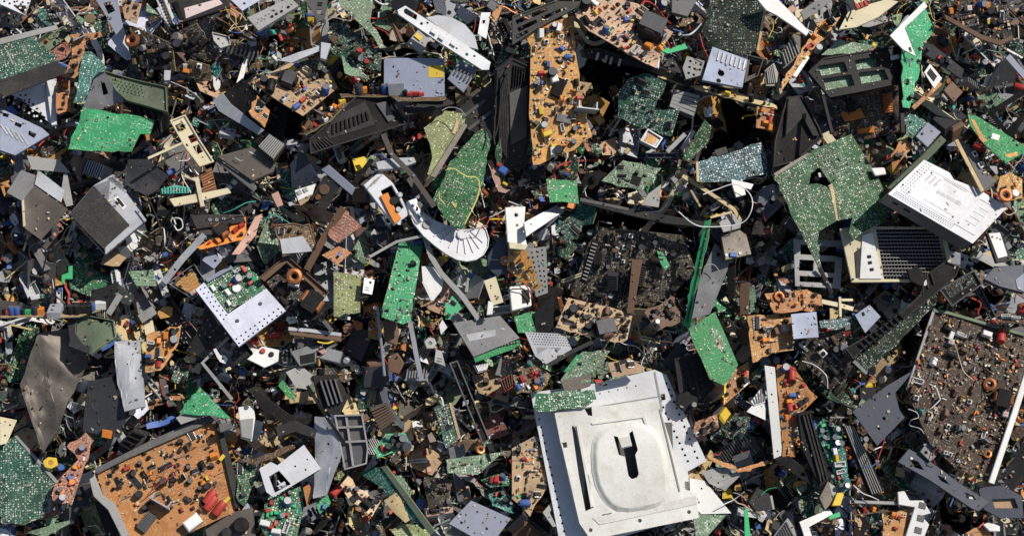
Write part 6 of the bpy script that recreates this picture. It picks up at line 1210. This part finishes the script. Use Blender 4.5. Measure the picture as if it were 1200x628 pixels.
# ------------------------------------------------------------------ the crumbs that nobody could count
def depth(x, y):
    """the heap's own surface, metres below its mean: dug out where the gaps are"""
    X, Y = x / S + 600, 314 - y / S
    d = -.15 + .05 * noise.noise(Vector((x * 2.2, y * 2.2, 3))) + .03 * noise.noise(Vector((x * 7, y * 7, 9)))
    if 0 < X < 1200 and 0 < Y < 628 and any(inside((X, Y), v) for v in VOIDS): d -= .16
    return d
b = MB(); rg = random.Random(5)
bag = 'pk pk pd pd pg pg bw bk bb bb br gd gm gd gl dk bt bo bt ms mg gr gr ms mb md pe gt ma wh pi mg mb pg bk dk pe bt mb mg gr bb bw gl ms mb pk bw re bl cu gs gr bt bw br pe bo gs bt'.split()
for i in range(21000):
    X, Y = rg.uniform(-150, 1350), rg.uniform(-130, 760)
    inn = 0 < X < 1200 and 0 < Y < 628
    if inn:
        j_, i_ = cell(X, Y)
        if dist[j_][i_] == 0 and cov[j_][i_] > -1 and rg.random() < .6: continue
    x, y = (X - 600) * S, (314 - Y) * S
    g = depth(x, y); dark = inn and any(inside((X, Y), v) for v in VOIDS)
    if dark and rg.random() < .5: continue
    z = g + rg.uniform(0, .03) if dark else rg.uniform(g, .006) if rg.random() < .5 else rg.uniform(-.06, .012)
    M = TR(x, y, z) @ Vector((rg.gauss(.1, .5), rg.gauss(.2, .5), 1)).to_track_quat('Z', 'Y').to_matrix().to_4x4() @ RZ(rg.uniform(0, 6.3))
    mt = rg.choice(bag); k = rg.random(); r = rg.uniform(.005, .014) if rg.random() < .7 else rg.uniform(.014, .027)
    if k < .50:
        n = rg.choice((4, 5, 6)); p = [(r * rg.uniform(.6, 1.2) * math.cos(2 * math.pi * q / n), r * rg.uniform(.4, 1) * math.sin(2 * math.pi * q / n)) for q in range(n)]
        vs = [(a, c, .001) for a, c in p] + [(a, c, -.001) for a, c in p]
        b.add(vs, [tuple(range(n)), tuple(range(2 * n - 1, n - 1, -1))] + [(q, n + q, n + (q + 1) % n, (q + 1) % n) for q in range(n)], mt, M)
    elif k < .60: b.box((0, 0, 0), (r * 1.1, r * rg.uniform(.4, .9), r * rg.uniform(.3, .8)), mt, M, .9)
    elif k < .66: b.lathe([(r * .35, 0), (r * .38, r * .8), (r * .3, r * .9)], 8, mt, M)
    elif k < .86: b.box((0, 0, 0), (r * 3.4, rg.uniform(.002, .006), .002), mt, M)
    else: b.tube([(-r * 1.4, 0, 0), (-r * .5, r * .5, r * .2), (r * .4, r * .2, r * .3), (r * 1.4, -r * .5, 0)], .0014, rg.choice(('pk', 're', 'wh', 'bl', 'ye', 'cu', 'ma', 'gr')), 4, M)
for i in range(3500):      # the lightest specks, on top
    X, Y = rg.uniform(-60, 1260), rg.uniform(-60, 690)
    if 0 < X < 1200 and 0 < Y < 628:
        j_, i_ = cell(X, Y)
        if dist[j_][i_] == 0 or any(inside((X, Y), v) for v in VOIDS): continue
    r = rg.uniform(.003, .008); M = TR((X - 600) * S, (314 - Y) * S, rg.uniform(-.03, .025)) @ Vector((rg.gauss(0, .5), rg.gauss(0, .5), 1)).to_track_quat('Z', 'Y').to_matrix().to_4x4() @ RZ(rg.uniform(0, 6.3))
    mt = rg.choice('wh gr bt ms pe gr gr bo gl pi ma gr bt pg mb br'.split())
    if rg.random() < .6: b.box((0, 0, 0), (r * rg.uniform(1, 3), r * rg.uniform(.5, 1), r * .5), mt, M, .85)
    else: b.tube([(-r * 2.4, 0, 0), (-r, r * .6, r * .3), (r, 0, r * .4), (r * 2.4, -r * .7, 0)], .0011, mt, 4, M)
for pl, poly, holes, mat, nch in PLANES:      # grit lying on the larger pieces
    if mat in ('mw', 'pw', 'mv', 'wh') or pl.gy < -1: continue
    A = abs(area(poly)); xs = [p[0] for p in poly]; ys = [p[1] for p in poly]
    for i in range(int(A * 1100)):
        p = (rg.uniform(min(xs), max(xs)), rg.uniform(min(ys), max(ys)))
        if not inside(p, poly) or any(inside(p, h) for h in holes): continue
        r = rg.uniform(.0015, .005); b.box((0, 0, 0), (r * rg.uniform(.8, 2.6), r, r * .6), rg.choice('bw pk gr bt pg mb pk md br pe'.split()), pl.M @ TR(p[0], p[1], .001) @ RZ(rg.uniform(0, 6)))
o = link('debris', b.mesh('debris'), M=Matrix.Identity(4)); tag(o, 'small crumbs of plastic, metal and board filling the gaps of the heap', 'debris', kind='stuff')

# ------------------------------------------------------------------ the heap's body and the yard it stands on
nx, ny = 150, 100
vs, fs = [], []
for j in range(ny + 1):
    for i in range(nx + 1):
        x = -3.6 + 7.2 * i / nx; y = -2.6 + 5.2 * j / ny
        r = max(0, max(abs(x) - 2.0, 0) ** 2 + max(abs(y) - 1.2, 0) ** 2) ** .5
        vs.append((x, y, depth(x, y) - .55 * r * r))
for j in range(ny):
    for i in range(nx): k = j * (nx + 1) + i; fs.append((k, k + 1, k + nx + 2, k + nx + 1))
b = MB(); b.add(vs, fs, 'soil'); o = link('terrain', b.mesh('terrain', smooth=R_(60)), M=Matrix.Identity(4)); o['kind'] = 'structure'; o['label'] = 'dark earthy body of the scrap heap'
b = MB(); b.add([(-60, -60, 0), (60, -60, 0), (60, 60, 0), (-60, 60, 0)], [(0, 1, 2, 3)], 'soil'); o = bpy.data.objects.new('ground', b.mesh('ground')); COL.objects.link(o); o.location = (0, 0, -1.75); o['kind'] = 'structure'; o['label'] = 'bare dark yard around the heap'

# ------------------------------------------------------------------ sun, sky, camera
LDIR = Vector((.58, .58, .66)).normalized()           # towards the sun, as seen on the heap's face
W = (HEAP.to_3x3() @ LDIR).normalized()
sd = bpy.data.lights.new('sun', 'SUN'); sd.energy = 4.6; sd.angle = R_(.5); sd.color = (1, .945, .865)
so = bpy.data.objects.new('sun', sd); COL.objects.link(so); so.rotation_euler = W.to_track_quat('Z', 'Y').to_euler(); so.location = W * 12
w = bpy.data.worlds.new('World'); scene.world = w; w.use_nodes = True; nt = w.node_tree
bg = nt.nodes['Background']; sky = nt.nodes.new('ShaderNodeTexSky'); sky.sky_type = 'NISHITA'; sky.sun_disc = False
sky.sun_elevation = math.asin(W.z); sky.sun_rotation = math.atan2(W.x, W.y)
nt.links.new(sky.outputs[0], bg.inputs[0]); bg.inputs[1].default_value = .085
cd = bpy.data.cameras.new('camera'); cd.sensor_width = 36; cd.lens = 36 * D / 3.0; cd.clip_end = 500; cd.clip_start = .05
co = bpy.data.objects.new('camera', cd); COL.objects.link(co); co.matrix_world = HEAP @ TR(0, 0, D); scene.camera = co
vs_ = scene.view_settings; vs_.view_transform = 'Standard'; vs_.look = 'None'; vs_.exposure = 0.15; vs_.gamma = 1
scene.cycles.max_bounces = 5; scene.cycles.use_denoising = True
